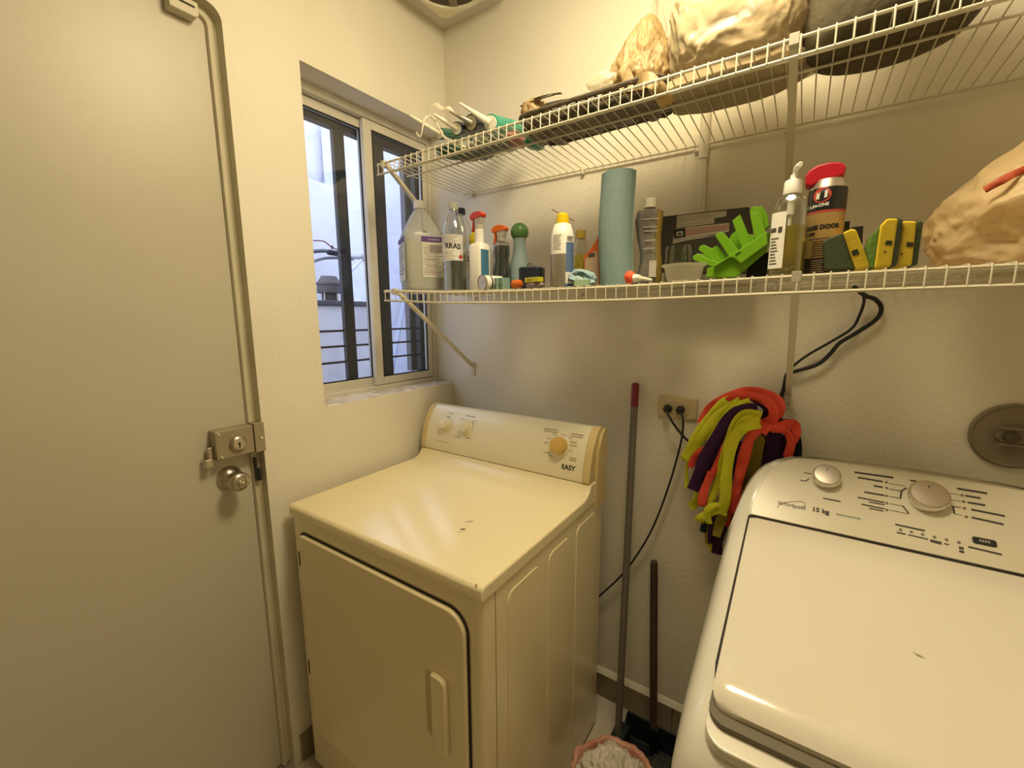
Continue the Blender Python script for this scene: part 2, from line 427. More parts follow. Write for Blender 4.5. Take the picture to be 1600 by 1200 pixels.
# ================================================================== outdoors, seen through the window
GX = -.165
gr = thing('security_grille', 'black iron security bars outside the sliding window', 'grille', (-.17, -.3, WZ0))
def bar(a, b): MB().box(a, b).build('bar', BLKMET, gr, world=True, bevel=.002)
bar((GX - .035, -.72, 1.160), (GX, .1, 1.222)); bar((GX - .035, -.72, 2.135), (GX, .1, 2.20))
yy = lambda px, x=GX: at(px, 420, 'x', x).y
bar((GX - .030, yy(653), 1.222), (GX, yy(653) + .26, 2.135))
MB().box((GX - .075, yy(637, GX - .045), 1.222), (GX - .045, yy(660, GX - .045), 2.15)).build('flat_bar', mat('grey_iron', (.10, .10, .11), .6), gr, world=True, bevel=.002)
for (a_, b_) in ((534, 550), (592, 608)): bar((GX - .020, yy(a_), 1.222), (GX, yy(b_), 2.135))
for z in (1.418, 1.360, 1.300): bar((GX - .016, -.72, z - .004), (GX - .008, yy(655), z + .004))
GP = struct(MB().box((-4.2, -2.2, -.1), (-.15, 3.2, 0)).build('ground', mat('patio_concrete', (.45, .45, .46), .9, bump=(20, .4, .01))), 'grey concrete patio ground', 'ground')
struct(MB().box((-2.7, -2.2, 0), (-2.5, 3.2, 3.4)).build('wall_patio', PATIO), 'pale lavender patio boundary wall', 'wall')
struct(MB().box((-2.5, 1.5, 0), (-.15, 1.7, 3.4)).build('wall_patio_end', PATIO), 'pale patio wall at the end of the yard', 'wall')
struct(MB().box((-.15, .15, 0), (.1, 1.5, 2.68)).build('wall_outside', PATIO), 'outer wall of the house beside the window', 'wall')
pf = sroot('wall_ledge', (-1.2, 0, 0), 'low whitewashed masonry ledge outside the window', 'wall')
MB().box((-1.6, -1.2, 0), (-.9, .325, 1.535)).build('ledge_wall', PATIOW, pf, world=True, bevel=.01)
MB().box((-1.62, -1.2, 1.535), (-.885, .325, 1.560)).build('ledge_slab', mat('dark_slab', (.10, .10, .11), .8), pf, world=True, bevel=.004)
struct(MB().box((-2.45, at(591, 400, 'x', -1.75).y, 0), (-1.75, 1.5, 3.2)).build('wall_pier', PATIO, bevel=.02, seg=3), 'rough pale plaster pier right of the ledge', 'wall')
tk = thing('water_tank', 'white rounded water tank standing behind the ledge pipes', 'tank', (-1.42, .17, 1.56))
tm_ = MB().prism(rrect(-.205, 0, .20, .74, (.01, .01, .05, .05), 6), lambda u, v, w: (w, u, v), -.13, .13)
tm_.build('tank_body', mat('tank_white', (.88, .89, .92), .6), tk, bevel=.02, seg=3)
MB().lathe([(.05, 0), (.05, .03), (.03, .04)], 20, (0, 0, .74)).build('tank_lid', mat('tank_white'), tk)
PUMP = mat('pump_grey_brown', (.11, .095, .095), .6)
pc = at(516, 467, 'x', -1.02)
pp = thing('water_pump', 'grey brown round pump on the ledge outside the window', 'pump', (-1.02, pc.y, 1.56))
MB().lathe([(.045, 0), (.045, .045), (.068, .047), (.070, .060), (.066, .095), (.066, .10), (.060, .115), (.045, .135), (.043, .142)], 28).build('pump_housing', PUMP, pp)
MB().lathe([(.0665, .092), (.072, .094), (.072, .104), (.066, .106)], 28, cap=False).build('clamp_band', PUMP, pp)
for a in (0.2, 2.0, 3.3, 5.2): MB().cyl((.058 * math.cos(a), .058 * math.sin(a), 0), (.058 * math.cos(a), .058 * math.sin(a), .048), .004, n=8).build('stud', STEEL, pp)
PVC = mat('grey_pvc', (.50, .51, .53), .5); DPIPE = mat('dark_pipe', (.13, .13, .14), .5)
pi_ = thing('valve_pipes', 'grey pipes with a red lever valve above the outdoor pump', 'pipes', (-1.02, .05, 1.75))
def P_(l, r, nm, m_): MB().tube(spline([at(a, b, 'x', x) for a, b, x in l], 5), r, 10).build(nm, m_, pi_, world=True)
P_([(480, 394, -1.05), (507, 392, -1.05), (530, 396, -1.05), (540, 400, -1.06)], .0105, 'pipe', DPIPE)
P_([(480, 412, -1.08), (505, 404, -1.08), (530, 403, -1.08), (552, 405, -1.08)], .0085, 'pipe', mat('mid_pipe', (.27, .27, .29), .5))
P_([(530, 400, -1.08), (560, 402, -1.08), (590, 402, -1.08)], .0125, 'pipe', PVC)
P_([(546, 425, -1.04), (566, 405, -1.08)], .009, 'pipe', mat('white_pvc', (.78, .79, .81), .5))
P_([(562, 399, -1.08), (572, 407, -1.08)], .0165, 'pipe_joint', PVC)
P_([(513, 394, -1.05), (532, 397, -1.05)], .0165, 'valve_body', BLKMET)
P_([(519, 389, -1.05), (519, 384, -1.05)], .006, 'valve_stem', BLKMET)
P_([(490, 376, -1.05), (506, 377, -1.05), (518, 386, -1.05), (530, 391, -1.05)], .0035, 'valve_lever', mat('red_vinyl', (.22, .02, .035), .4))
a0 = at(632, 466, 'x', -1.70); a1 = at(612, 578, 'x', -1.45)
pl = thing('outdoor_pole', 'thin blue grey pole leaning on the patio pier', 'pole', (a1.x, a1.y, 0))
d_ = (a0 - a1); base = a1 - d_ * (a1.z / d_.z)
MB().cyl(base, a0 + d_ * .1, .021, n=12).build('pole_tube', mat('bluegrey_tube', (.38, .43, .52), .4), pl, world=True)
MB().lathe([(.024, 0), (.024, .05)], 12, base).build('pole_foot', BLACK, pl, world=True)
rg = at(541, 231, 'x', -2.49)
tag(MB().tube([rg + Vector((.01, .075 * math.cos(a), .022 * math.sin(a))) for a in [i * PI / 12 for i in range(25)]], .006, 6).build('wall_hoop', BLKMET),
    'small dark hoop fixed high on the patio wall', 'hoop')

# ================================================================== ceiling things
fan = thing('extractor_fan', 'square cream ceiling fan grille in the corner above the window', 'fan', (.223, -.223, H))
c0 = -.150
MB().prism(rrect(c0, c0, -c0, -c0, .035, 6), lambda u, v, w: (u, v, w), -.030, -.002).build('fan_casing', CREAMP, fan, bevel=.008, seg=3)
MB().lathe([(.118, -.031), (.122, -.040), (.134, -.040), (.140, -.030)], 48, cap=False).build('fan_rim', CREAMP, fan)
MB().lathe([(.119, -.0315), (.119, -.0345)], 48).build('fan_opening', mat('fan_dark', (.07, .055, .035), .7), fan)
for i in range(6):
    a = i * PI / 3; d = Vector((math.cos(a), math.sin(a), 0)); e = Vector((-d.y, d.x, 0))
    MB().obox(d * .065 + Vector((0, 0, -.037)), d * .05, e * .014, Vector((0, 0, .001))).build('fan_blade', mat('fan_blade_grey', (.22, .18, .12), .6), fan)
lt = thing('ceiling_lamp', 'round white ceiling lamp fitting above the camera', 'lamp', (1.05, -.70, H))
MB().lathe([(.17, -.001), (.17, -.018), (.10, -.022)], 40).build('lamp_base', WHITE, lt)
for k_ in range(3):
    a_ = k_ * 2.094; MB().cyl((.165 * math.cos(a_), .165 * math.sin(a_), -.02), (.165 * math.cos(a_), .165 * math.sin(a_), -.032), .006, n=8).build('lamp_clip', STEEL, lt)

# ================================================================== dryer
DX0, DX1, DYF, DYB, DZT = .0354, .7724, -.786, -.134, .916
dy = thing('clothes_dryer', 'cream enamel clothes dryer standing under the window corner', 'dryer', ((DX0 + DX1) / 2, (DYF + DYB) / 2, 0))
cab = MB().prism(rrect(DX0 + .004, DYF + .004, DX1 - .004, DYB, (.018, .018, .003, .003)), lambda u, v, w: (u, v, w), .02, DZT - .036)
cab.build('cabinet', ENAMEL, dy, world=True, smooth=.5)
# lid: top shell whose back edge sweeps up to the console
lidp = [(DYF, DZT - .036), (DYF, DZT - .010), (DYF + .003, DZT - .003), (DYF + .010, DZT), (-.285, DZT), (-.262, DZT + .006), (-.245, DZT + .020), (-.236, DZT + .036),
        (-.150, DZT + .036), (-.150, DZT - .036)]
tp = MB().prism(lidp, lambda u, v, w: (w, u, v), DX0, DX1).build('top_lid', ENAMEL, dy, world=True, bevel=.006, seg=3)
ch = MB(); z = DZT + .0004
for (px, py, w_, l_, a) in ((733, 815, .0022, .016, .9), (723, 827, .005, .009, .7), (719, 831, .0012, .010, 1.1), (744, 914, .0025, .003, 0), (737, 904, .0015, .002, 0)):
    p = at(px, py, 'z', z); d = Vector((math.cos(a), math.sin(a), 0)); e = Vector((-d.y, d.x, 0))
    ch.add([p - d * l_, p - e * w_ * .6, p + d * l_ * .3 - e * w_, p + d * l_, p + e * w_, p - d * l_ * .4 + e * w_ * .7], [(0, 1, 2, 3, 4, 5)])
ch.build('enamel_chips', CHIP, dy, world=True)['kind'] = 'stuff'
# door with deep joint round it
dpoly = rrect(.092, .17, .728, .838, (.02, .03, .052, .018), 8)
gp = rrect(.087, .165, .733, .843, (.022, .033, .057, .020), 8)
MB().prism(gp, lambda u, v, w: (u, w, v), DYF + .0005, DYF + .0035).build('door_joint', GAP, dy, world=True)
dd = MB().prism(dpoly, lambda u, v, w: (u, w, v), DYF - .010, DYF + .003).build('dryer_door', ENAMEL, dy, world=True, bevel=.005, seg=3)
hp = MB().prism(rrect(.634, .464, .678, .665, (.012, .012, .020, .004), 6), lambda u, v, w: (u, w, v), DYF - .024, DYF - .0095)
sub_of(hp, 'handle', ENAMEL, dd, dy, bevel=.005, seg=3)
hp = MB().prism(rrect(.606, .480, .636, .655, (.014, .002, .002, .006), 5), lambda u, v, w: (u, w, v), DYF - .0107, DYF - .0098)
sub_of(hp, 'handle_recess_shade', mat('shaded_enamel', (.60, .52, .33), .5), dd, dy)  # flat plate on the door, recess shade put into its darker enamel
for z in (.762, .397): sub_of(MB().box((.0895, DYF - .0105, z - .022), (.0945, DYF - .003, z + .022)), 'hinge_slot', GAP, dd, dy)
# right side: seam and three embossed fields
se = MB().box((DX1 - .0042, -.7365, .03), (DX1 - .0034, -.7345, DZT - .037)).build('side_seam', mat('seam_shadow', (.25, .20, .11), .7), dy, world=True)
for (a, b) in ((-.690, -.545), (-.500, -.375), (-.330, -.185)):
    g = MB().prism(rrect(a, .10, b, .848, .025, 5), lambda u, v, w: (w, u, v), DX1 - .0045, DX1 - .0015).build('side_embossing', ENAMEL, dy, world=True, bevel=.003, seg=3)
# console
CB = [(-.238, .953), (-.240, .965), (-.232, 1.010), (-.214, 1.060), (-.190, 1.098), (-.172, 1.113), (-.160, 1.117), (-.140, 1.115), (-.137, .953)]
MB().prism(CB, lambda u, v, w: (w, u, v), DX0 + .028, DX1 - .030).build('console_panel', DRYPLASTIC, dy, world=True, smooth=.5)
for (x0, x1) in ((DX0 + .004, DX0 + .028), (DX1 - .030, DX1 - .004)):
    CC = [(u - .002 if u < -.15 else u, v + (.002 if v > 1.1 else 0)) for u, v in CB]
    MB().prism(CC, lambda u, v, w: (w, u, v), x0, x1).build('console_end_cap', YELLOWED, dy, world=True, bevel=.003, seg=2)
MB().box((DX0 + .02, -.236, DZT + .0365), (DX1 - .02, -.15, DZT + .0385)).build('console_joint', GAP, dy, world=True)
MB().prism([(-.20, .86), (-.20, .96), (-.19, 1.05), (-.16, 1.10), (-.137, 1.112), (-.125, 1.108), (-.118, .95), (-.118, .86)], lambda u, v, w: (w, u, v), DX1 - .005, DX1 + .004).build('rear_cap', YELLOWED, dy, world=True, bevel=.002)
def con(x, z, out=0.):
    """point on the curved console face at height z"""
    for (a, b) in zip(CB[:7], CB[1:8]):
        if a[1] <= z <= b[1]:
            t = (z - a[1]) / (b[1] - a[1]); y = a[0] + (b[0] - a[0]) * t
            nn = Vector((0, -(b[1] - a[1]), (b[0] - a[0]))).normalized()
            return Vector((x, y, z)) + nn * out, nn
    return Vector((x, -.235, z)), Vector((0, -1, 0))
def dial(x, z, prof, name, m_, par, root, fn=con, ns=28):
    c, nn = fn(x, z, 0); q = Vector((0, 0, 1)).rotation_difference(nn)
    mb = MB().lathe(prof, ns); mb.v = [c + q @ v for v in mb.v]
    o = mb.build(name, m_, par)
    for v in o.data.vertices: v.co -= Vector(root.location)
    return o
zc = 1.055
def conx(px, py):
    """x, z on the console for a photo point, by stepping along the view ray"""
    best = None
    for k in range(60):
        z = .955 + k * .0027; c, nn = con(0, z, 0); p = at(px, py, 'y', c.y)
        if best is None or abs(p.z - z) < best[0]: best = (abs(p.z - z), p.x, z)
    return best[1], best[2]
for (px, py, big) in ((696, 663, 0), (727, 668, 0), (873, 696, 1)):
    x, z = conx(px, py)
    if big:
        k = dial(x + .004, z, [(.036, -.001), (.036, .003), (.033, .005)], 'dial_skirt', DRYPLASTIC, dy, dy)
        dial(x + .004, z, [(.0295, .005), (.029, .018), (.025, .025), (.015, .028)], 'timer_dial', YELDIAL, k, dy)
    else:
        k = dial(x + .004, z, [(.029, -.001), (.029, .004), (.027, .006)], 'knob_skirt', DRYPLASTIC, dy, dy)
        dial(x + .004, z, [(.0215, .006), (.0205, .022), (.018, .026), (.010, .0275)], 'selector_knob', DRYPLASTIC, k, dy)
def consurf(mb, px, py, wpx, h, k=1):
    x0, z0 = conx(px, py); x1, z1 = conx(px + wpx, py + wpx * .17)
    za = (z0 + z1) / 2
    for zz in [za - j * h * 2.2 for j in range(k)]:
        p, nn = con(0, max(zz, .956), .0006); t = Vector((0, nn.z, -nn.y))
        mb.obox((x0 / 2 + x1 / 2, p.y, p.z), ((x1 - x0) / 2, 0, 0), t * h * .33, nn * .0002)
mk = MB()
for a in ((851, 669, 21, .003, 2), (893, 677, 19, .003, 2), (863, 678, 10, .002, 1), (877, 680, 8, .002, 1), (889, 684, 6, .002, 1), (850, 691, 7, .0024, 1), (855, 684, 6, .002, 1),
          (892, 690, 10, .0016, 2), (891, 696, 11, .0024, 1), (889, 704, 6, .0016, 1), (849, 706, 10, .0024, 1), (857, 712, 6, .002, 1), (890, 715, 11, .003, 2),
          (702, 645, 6, .0024, 1), (728, 649, 15, .003, 1), (737, 657, 9, .0022, 1), (719, 654, 8, .002, 1), (680, 688, 22, .0014, 1), (709, 681, 9, .002, 1), (728, 684, 7, .004, 1), (735, 661, 5, .004, 1), (698, 651, 6, .004, 1)):
    consurf(mk, *a)
mk.build('dial_markings', mat('soft_ink', (.16, .13, .09), .6), dy, world=True)['kind'] = 'stuff'
x0, z0 = conx(888, 731)
p0, n0 = con(x0, z0, .0008); t0 = Vector((0, n0.z, -n0.y))
MB().text('EASY', lambda u, v: p0 + Vector((u + .001, 0, 0)) + t0 * (v - .007), .02, width=.048, bold=.0005).build('brand_lettering', INKB, dy, world=True)

# ================================================================== washing machine
WX0, WX1, WYF, WYB = 1.158, 1.842, -.845, -.105
wm = thing('washing_machine', 'white top-loading washing machine with sloping lid at right', 'washing machine', (1.5, -.48, 0))
def washer_profile(t):
    """height of the deck along y"""
    pass
# body: lofted sections across x; the back rises to an arched console block
CP0 = Vector((0, -.265, .985)); CS = Vector((0, .135, .12)).normalized(); CN = Vector((0, -CS.z, CS.y))
ARCH = [(1.158, .002), (1.166, .012), (1.172, .030), (1.180, .055), (1.190, .083), (1.205, .116), (1.222, .145), (1.245, .170), (1.275, .190), (1.32, .203), (1.40, .211), (1.50, .215)]
FRONT = [(-.262, .978), (-.50, .934), (-.742, .882), (-.790, .858), (-.822, .836), (-.838, .80), (WYF, .72), (WYF, .02)]
def section(x, L, dz, iy):
    zl = CP0.z + CS.z * L - .004; yl = CP0.y + CS.y * L
    P = [(WYB, .02), (WYB, zl - .10), (WYB - .001, zl - .04), (WYB - .008, zl - .012), (WYB - .022, zl - .001), (min(yl, WYB - .03), zl)]
    P += [(CP0.y + CS.y * L * t, CP0.z + CS.z * L * t - .003) for t in (.96, .8, .55, .28)]
    P += FRONT
    return [(x, y + (iy if y < -.7 else 0), z - (dz if z > .7 else 0)) for (y, z) in P]
EDGE = {1.158: (.070, .03), 1.166: (.034, .010), 1.172: (.022, .006), 1.180: (.012, .003), 1.190: (.005, .001)}
xs_ = []
for x, L in ARCH: xs_.append(section(x, L, *EDGE.get(x, (0, 0))))
xs_.insert(1, section(1.1605, .004, .050, .018))
secs = xs_ + [[(3.0 - x, y, z) for (x, y, z) in sc2] for sc2 in reversed(xs_[:-1])]
n = len(secs[0]); v = [p for s_2 in secs for p in s_2]; f = [tuple(range(n)), tuple(len(secs) * n - 1 - i for i in range(n))]
for i in range(len(secs) - 1):
    for j in range(n): q = (j + 1) % n; f.append((i * n + j, (i + 1) * n + j, (i + 1) * n + q, i * n + q))
MB().add(v, f).build('cabinet', WASHER, wm, world=True, smooth=1.1)
# console face plane
CP0 = Vector((0, -.265, .985)); CS = Vector((0, .135, .12)).normalized(); CN = Vector((0, -CS.z, CS.y))
def cpl(x, s, o=0.): return CP0 + Vector((x, 0, 0)) + CS * s + CN * o
XC = 1.5
left = [(1.205, -.002), (1.207, .035), (1.215, .071), (1.224, .102), (1.237, .132), (1.257, .157), (1.283, .177), (1.33, .188), (1.40, .1965), (1.50, .2005)]
outl = left + [(2 * XC - x, s) for x, s in reversed(left[:-1])]
outl = outl[::-1]
MB().prism(outl, lambda u, v, w: cpl(u, v, w), -.05, .004).build('console_panel', WPANEL, wm, world=True, bevel=.0015)
# lid
LP0 = Vector((0, -.268, .982)); LS = Vector((0, -.505, -.080)).normalized(); LN = Vector((0, LS.z, -LS.y))
def lpl(x, s, o=0.): return LP0 + Vector((x, 0, 0)) + LS * s + LN * o
MB().prism(rrect(1.2012, -.001, 1.7988, .484, (.004, .004, .026, .026), 6), lambda u, v, w: lpl(u, v, w), -.030, .0012).build('lid_joint', GAP, wm, world=True)
def lidz(x, s):
    e = max(0, (s - .478)) / .045
    return .0068 - .016 * min(1, e) ** 2
L_ = MB(); NX, NS = 24, 24
out = rrect(1.2055, .006, 1.7945, .523, (.006, .006, .024, .024), 8)
def lidtop(u, v):
    s = .015 + (.523 - .015) * (1 - (1 - v) ** 1.6); hw = .2945
    r = .024
    if s > .523 - r: hw -= r - math.sqrt(max(0, r * r - (s - (.523 - r)) ** 2))
    x = XC + (2 * u - 1) * hw
    ex = max(0, abs(2 * u - 1) - .985) / .015
    return lpl(x, s, lidz(x, s) - .004 * ex ** 2)
L_.grid(lidtop, 40, 34)
n0 = len(L_.v); nu, nv = 41, 35
edge = [i for i in range(nu)] + [j * nu + nu - 1 for j in range(1, nv)] + [(nv - 1) * nu + i for i in range(nu - 2, -1, -1)] + [j * nu for j in range(nv - 2, 0, -1)]
dn = [L_.v[i] - LN * .010 for i in edge]; k = len(edge)
L_.add(dn, []); L_.f += [(edge[i], n0 + i, n0 + (i + 1) % k, edge[(i + 1) % k]) for i in range(k)]
ld = L_.build('lid', WLID, wm, world=True, smooth=.9)
s_ = MB(); a, b = at(1425, 1018, 'y', -.56), at(1448, 1028, 'y', -.56)
def onlid(px, py):
    d = FW + RT * ((px - 800) / F_PX) - UP * ((py - 600) / F_PX); P0 = LP0 + LN * .0087
    return CAM + d * ((P0 - CAM).dot(LN) / d.dot(LN))
a, b = onlid(1424, 1017), onlid(1448, 1030); dd_ = (b - a); ee = dd_.cross(LN).normalized()
s_.add([a, (a + b) / 2 - ee * .0012, b, (a + b) / 2 + ee * .0012], [(0, 1, 2, 3)])
o = s_.build('lid_scratch', mat('scratch_grey', (.35, .30, .23), .7), ld)
for v in o.data.vertices: v.co -= Vector(wm.location)
# finger scoop as a plate with its shadow painted in, and bright ledge in front of the lid
MB().prism(rrect(1.203, .49, 1.797, .541, (.004, .004, .026, .026), 6), lambda u, v, w: lpl(u, v, w), -.035, -.0185).build('finger_scoop_shade', mat('scoop_shade', (.16, .14, .10), .6), wm, world=True)
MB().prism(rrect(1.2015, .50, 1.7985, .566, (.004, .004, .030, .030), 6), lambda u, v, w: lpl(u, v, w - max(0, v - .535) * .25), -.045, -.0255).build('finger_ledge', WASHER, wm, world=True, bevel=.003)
# knobs
def wdial(x, s, r, nm):
    def fn(x_, s_, o): return cpl(x_, s_, .004), CN
    k = dial(x, s, [(r, 0), (r * 1.0, .010), (r * .99, .020), (r * .93, .0235)], nm, CHROME, wm, wm, fn, 40)
    dial(x, s, [(r * .88, .0225), (r * .88, .0238), (r * .5, .0248), (r * .1, .0250)], 'knob_face', mat('knob_face_silver', (.52, .47, .42), .35, metal=.7), k, wm, fn, 40)
    o = MB().obox(cpl(x - .001, s + r * .45, .0292), (.0008, 0, 0), CS * .004, CN * .0002).build('knob_mark', INK, k)
    for v in o.data.vertices: v.co -= Vector(wm.location)
wdial(1.352, .131, .0285, 'load_knob'); wdial(1.531, .124, .0345, 'cycle_knob')
mk = MB()
def W(x0, s0, x1, s1, h=.003):
    a, b = cpl(x0, s0, .0045), cpl(x1, s1, .0045); d = b - a; e = CN.cross(d.normalized())
    mk.obox((a + b) / 2, d / 2, e * h / 2, CN * .0003)
for q in ((1.406, .163, 1.476, .1645, .0045), (1.412, .1500, 1.457, .1495, .004), (1.441, .1345, 1.457, .1345, .004), (1.424, .1140, 1.459, .1140, .004), (1.412, .0970, 1.459, .0960, .003),
          (1.432, .0905, 1.459, .0905, .0025), (1.419, .0810, 1.459, .0800, .003), (1.432, .0745, 1.457, .0740, .0025),
          (1.581, .162, 1.626, .1615, .0045), (1.592, .1475, 1.615, .147, .004), (1.594, .132, 1.620, .132, .004), (1.598, .1165, 1.646, .1145, .004), (1.597, .098, 1.642, .095, .004),
          (1.476, .0475, 1.523, .0465, .0035), (1.478, .0295, 1.492, .0295, .003), (1.496, .0295, 1.527, .0285, .0025), (1.530, .0265, 1.547, .0258, .006), (1.551, .0265, 1.558, .0262, .0025),
          (1.572, .0245, 1.579, .0243, .005), (1.572, .017, 1.579, .0168, .005), (1.586, .0305, 1.632, .0285, .0035), (1.348, .078, 1.381, .078, .003), (1.307, .139, 1.322, .139, .002), (1.300, .116, 1.312, .116, .002),
          (1.312, .116, 1.318, .125, .002), (1.468, .147, 1.497, .147, .0008), (1.468, .1325, 1.489, .1325, .0015), (1.489, .1325, 1.498, .143, .003), (1.489, .1325, 1.487, .1135, .003), (1.468, .1135, 1.487, .1135, .0015),
          (1.468, .096, 1.492, .095, .001), (1.490, .096, 1.499, .080, .0025), (1.468, .080, 1.499, .0785, .001), (1.566, .147, 1.583, .147, .0008), (1.569, .132, 1.583, .132, .0008), (1.571, .1165, 1.583, .1165, .0015),
          (1.571, .1165, 1.5715, .100, .003), (1.571, .0995, 1.583, .0985, .0008), (1.505, .1645, 1.523, .164, .0035)): W(*q)
mk.build('panel_markings', INK, wm, world=True)['kind'] = 'stuff'
for (x, s) in ((1.464, .1495), (1.464, .1345), (1.463, .114), (1.463, .0955), (1.463, .0785), (1.587, .147), (1.588, .132), (1.588, .1165), (1.589, .097),
               (1.484, .0375), (1.5015, .0375), (1.519, .037), (1.537, .0365), (1.555, .036), (1.573, .0355)):
    MB().prism([(x + .0028 * math.cos(i), s + .0028 * math.sin(i)) for i in [j * PI / 5 for j in range(10)]], lambda u, v, w: cpl(u, v, w), .0042, .0052).build('indicator', mat('indicator_brown', (.22, .17, .12), .4), wm, world=True)
MB().prism(rrect(1.593, .041, 1.627, .055, .004, 3), lambda u, v, w: cpl(u, v, w), .004, .007).build('start_button', mat('button_black', (.02, .02, .022), .35), wm, world=True, bevel=.001)
b_ = MB(); 
for i, x in enumerate((1.604, 1.608, 1.612, 1.616)): b_.obox(cpl(x, .048, .0073), (.0013, 0, 0), CS * .0025, CN * .0002)
b_.build('button_symbol', mat('grey_ink', (.4, .38, .35), .6), wm, world=True)
MB().text('Whirlpool', lambda u, v: cpl(1.287 + u, .0385 + v * 1.05, .0046), .02, width=.056, bold=.0002).build('brand_lettering', INK, wm, world=True)
sw = [(1.287 + .030 * math.cos(a) * math.cos(.45) - .009 * math.sin(a) * math.sin(.45), .0425 + .030 * math.cos(a) * math.sin(.45) + .0085 * math.sin(a)) for a in [i * PI / 14 for i in range(-4, 16)]]
MB().tube([cpl(x, s, .0048) for x, s in sw], .0006, 4).build('brand_swoosh', mat('swoosh_grey', (.30, .27, .22), .5), wm, world=True)
MB().text('15 kg', lambda u, v: cpl(1.3455 + u, .0395 + v, .0046), .02, width=.031, bold=.0009).build('capacity_lettering', INK, wm, world=True)
MB().obox(cpl(1.395, .044, .0046), (.022, 0, 0), CS * .0018, CN * .0002).build('green_lettering_strip', INKG, wm, world=True)
for s in (0, 1):
    for t in (0, 1): MB().lathe([(.022, 0), (.022, .012), (.012, .020)], 16, (WX0 + .06 + s * .564, WYF + .07 + t * .6, 0)).build('foot', BLACK, wm, world=True)
for s in (0, 1):
    for t in (0, 1): MB().lathe([(.02, 0), (.02, .012), (.012, .020)], 16, (DX0 + .06 + s * .617, DYF + .07 + t * .51, 0)).build('foot', BLACK, dy, world=True)

# ================================================================== wire shelves
WR = .0026
def low_front(x):
    T = [(0, 1.561), (.11, 1.560), (.35, 1.547), (.64, 1.542), (.95, 1.542), (1.16, 1.546), (1.31, 1.548), (1.55, 1.549), (3, 1.551)]
    for (a, b), (c, d) in zip(T, T[1:]):
        if a <= x <= c: return b + (d - b) * (x - a) / (c - a)
YFR = -.415
def deck_low(x, y): t = min(1, max(0, -y / .415)); return 1.556 * (1 - t) + low_front(x) * t
def deck_up(x, y): t = min(1, max(0, -y / .415)); return 1.958 * (1 - t) + 1.967 * t
def wire_shelf(label, deck, x0, x1, lip, group):
    t = thing('wire_shelf', label, 'shelf', (x0, 0, deck(x0, 0)), 0, group)
    xs = [x0 + i * (x1 - x0) / 24 for i in range(25)]
    def rod(y, dz, r, xa=x0, nm='rail'):
        MB().tube([(max(x, xa), y, deck(x, y) + dz) for x in xs if x >= xa - .08], r, 8).build(nm, WIREW, t, world=True)
    rod(-.012, -.0045, .0035, x0 + .03); rod(YFR, -.0052, .0032, x0 - .012); rod(YFR - .001, -lip, .0032, x0 - .012); rod(-.345, -.0052, .0028, x0); rod(-.285, -.0052, .0028, x0)
    me = None; n = int((x1 - x0) / .0256)
    for i in range(n):
        x = x0 + .008 + i * .0256
        if me is None:
            z = 0; pts = [(0, -.006, 0), (0, -.2, .0), (0, YFR + .006, 0), (0, YFR - .0015, -.001), (0, YFR - .003, -.006), (0, YFR - .003, -lip)]
            o = MB().tube(pts, .0015, 5).build('shelf_wire', WIREW, t); me = o
        else: o = me.copy(); COL.objects.link(o); o.parent = t
        zb, zf = deck(x, 0), deck(x, YFR)
        o.location = (x - x0, 0, zb - t.location.z); o.rotation_euler = (math.atan2(zf - zb, YFR) + (PI if YFR < 0 else 0), 0, 0)
        o.rotation_euler = (-math.atan2(zf - zb, .415), 0, 0)
    for x in (x0 + .07, x0 + .55, x0 + 1.13):
        MB().box((x - .004, -.016, deck(x, 0) - .018), (x + .004, -.0005, deck(x, 0) + .004)).build('wall_clip', WIREW, t, world=True, bevel=.001)
    return t
us = wire_shelf('upper white wire shelf holding bags and baskets', deck_up, .068, 2.24, .036, 'white wire wall shelves')
ls = wire_shelf('lower white wire shelf crowded with cleaning bottles', deck_low, .072, 2.24, .036, 'white wire wall shelves')
for (sh, deck, x, lab) in ((us, deck_up, .098, 0), (us, deck_up, 1.218, 0), (ls, deck_low, .122, 0), (ls, deck_low, 1.256, 0)):
    zf = deck(x, YFR); zw = zf - .30
    a = Vector((x, YFR + .006, zf - .004)); b = Vector((x, -.008, zw))
    d = (b - a).normalized(); nrm = Vector((1, 0, 0)).cross(d)
    br = MB().obox((a + b) / 2, (b - a) / 2, (.0065, 0, 0), nrm * .0022); 
    for s in (-1, 1): br.obox((a + b) / 2 + Vector((s * .0065, 0, 0)) + nrm * .004, (b - a) / 2, (.0008, 0, 0), nrm * .005)
    o = br.build('brace', WIREW, sh, world=True)
    p = MB().box((x - .009, -.006, zw - .040), (x + .009, -.0005, zw + .018))
    o2 = p.build('brace_foot', WIREW, sh, world=True, bevel=.002)
    o3 = MB().cyl((x, -.0075, zw - .022), (x, -.0055, zw - .022), .004, n=10).build('screw', STEEL, o2)
    for v_ in o3.data.vertices: v_.co -= Vector(sh.location)
    MB().box((x - .008, YFR - .004, zf - .016), (x + .008, YFR + .014, zf + .004)).build('brace_hook', mat('hook_grey', (.45, .42, .36), .4) if x > 1 else WIREW, sh, world=True, bevel=.001)
pc = thing('wall_conduit', 'painted conduit stub on the wall below the upper shelf', 'conduit', (1.0, -.012, 1.70))
MB().cyl((0, 0, 0), (-.004, 0, .235), .0105, n=16).build('conduit_pipe', WALL, pc)
MB().lathe([(.0135, .215), (.0135, .30), (.0135, .44)], 16, (-.004, 0, 0)).build('conduit_sleeve', WALL, pc)
MB().box((-.03, -.001, .238), (-.012, .0115, .285)).build('conduit_clip', WALL, pc, bevel=.002)

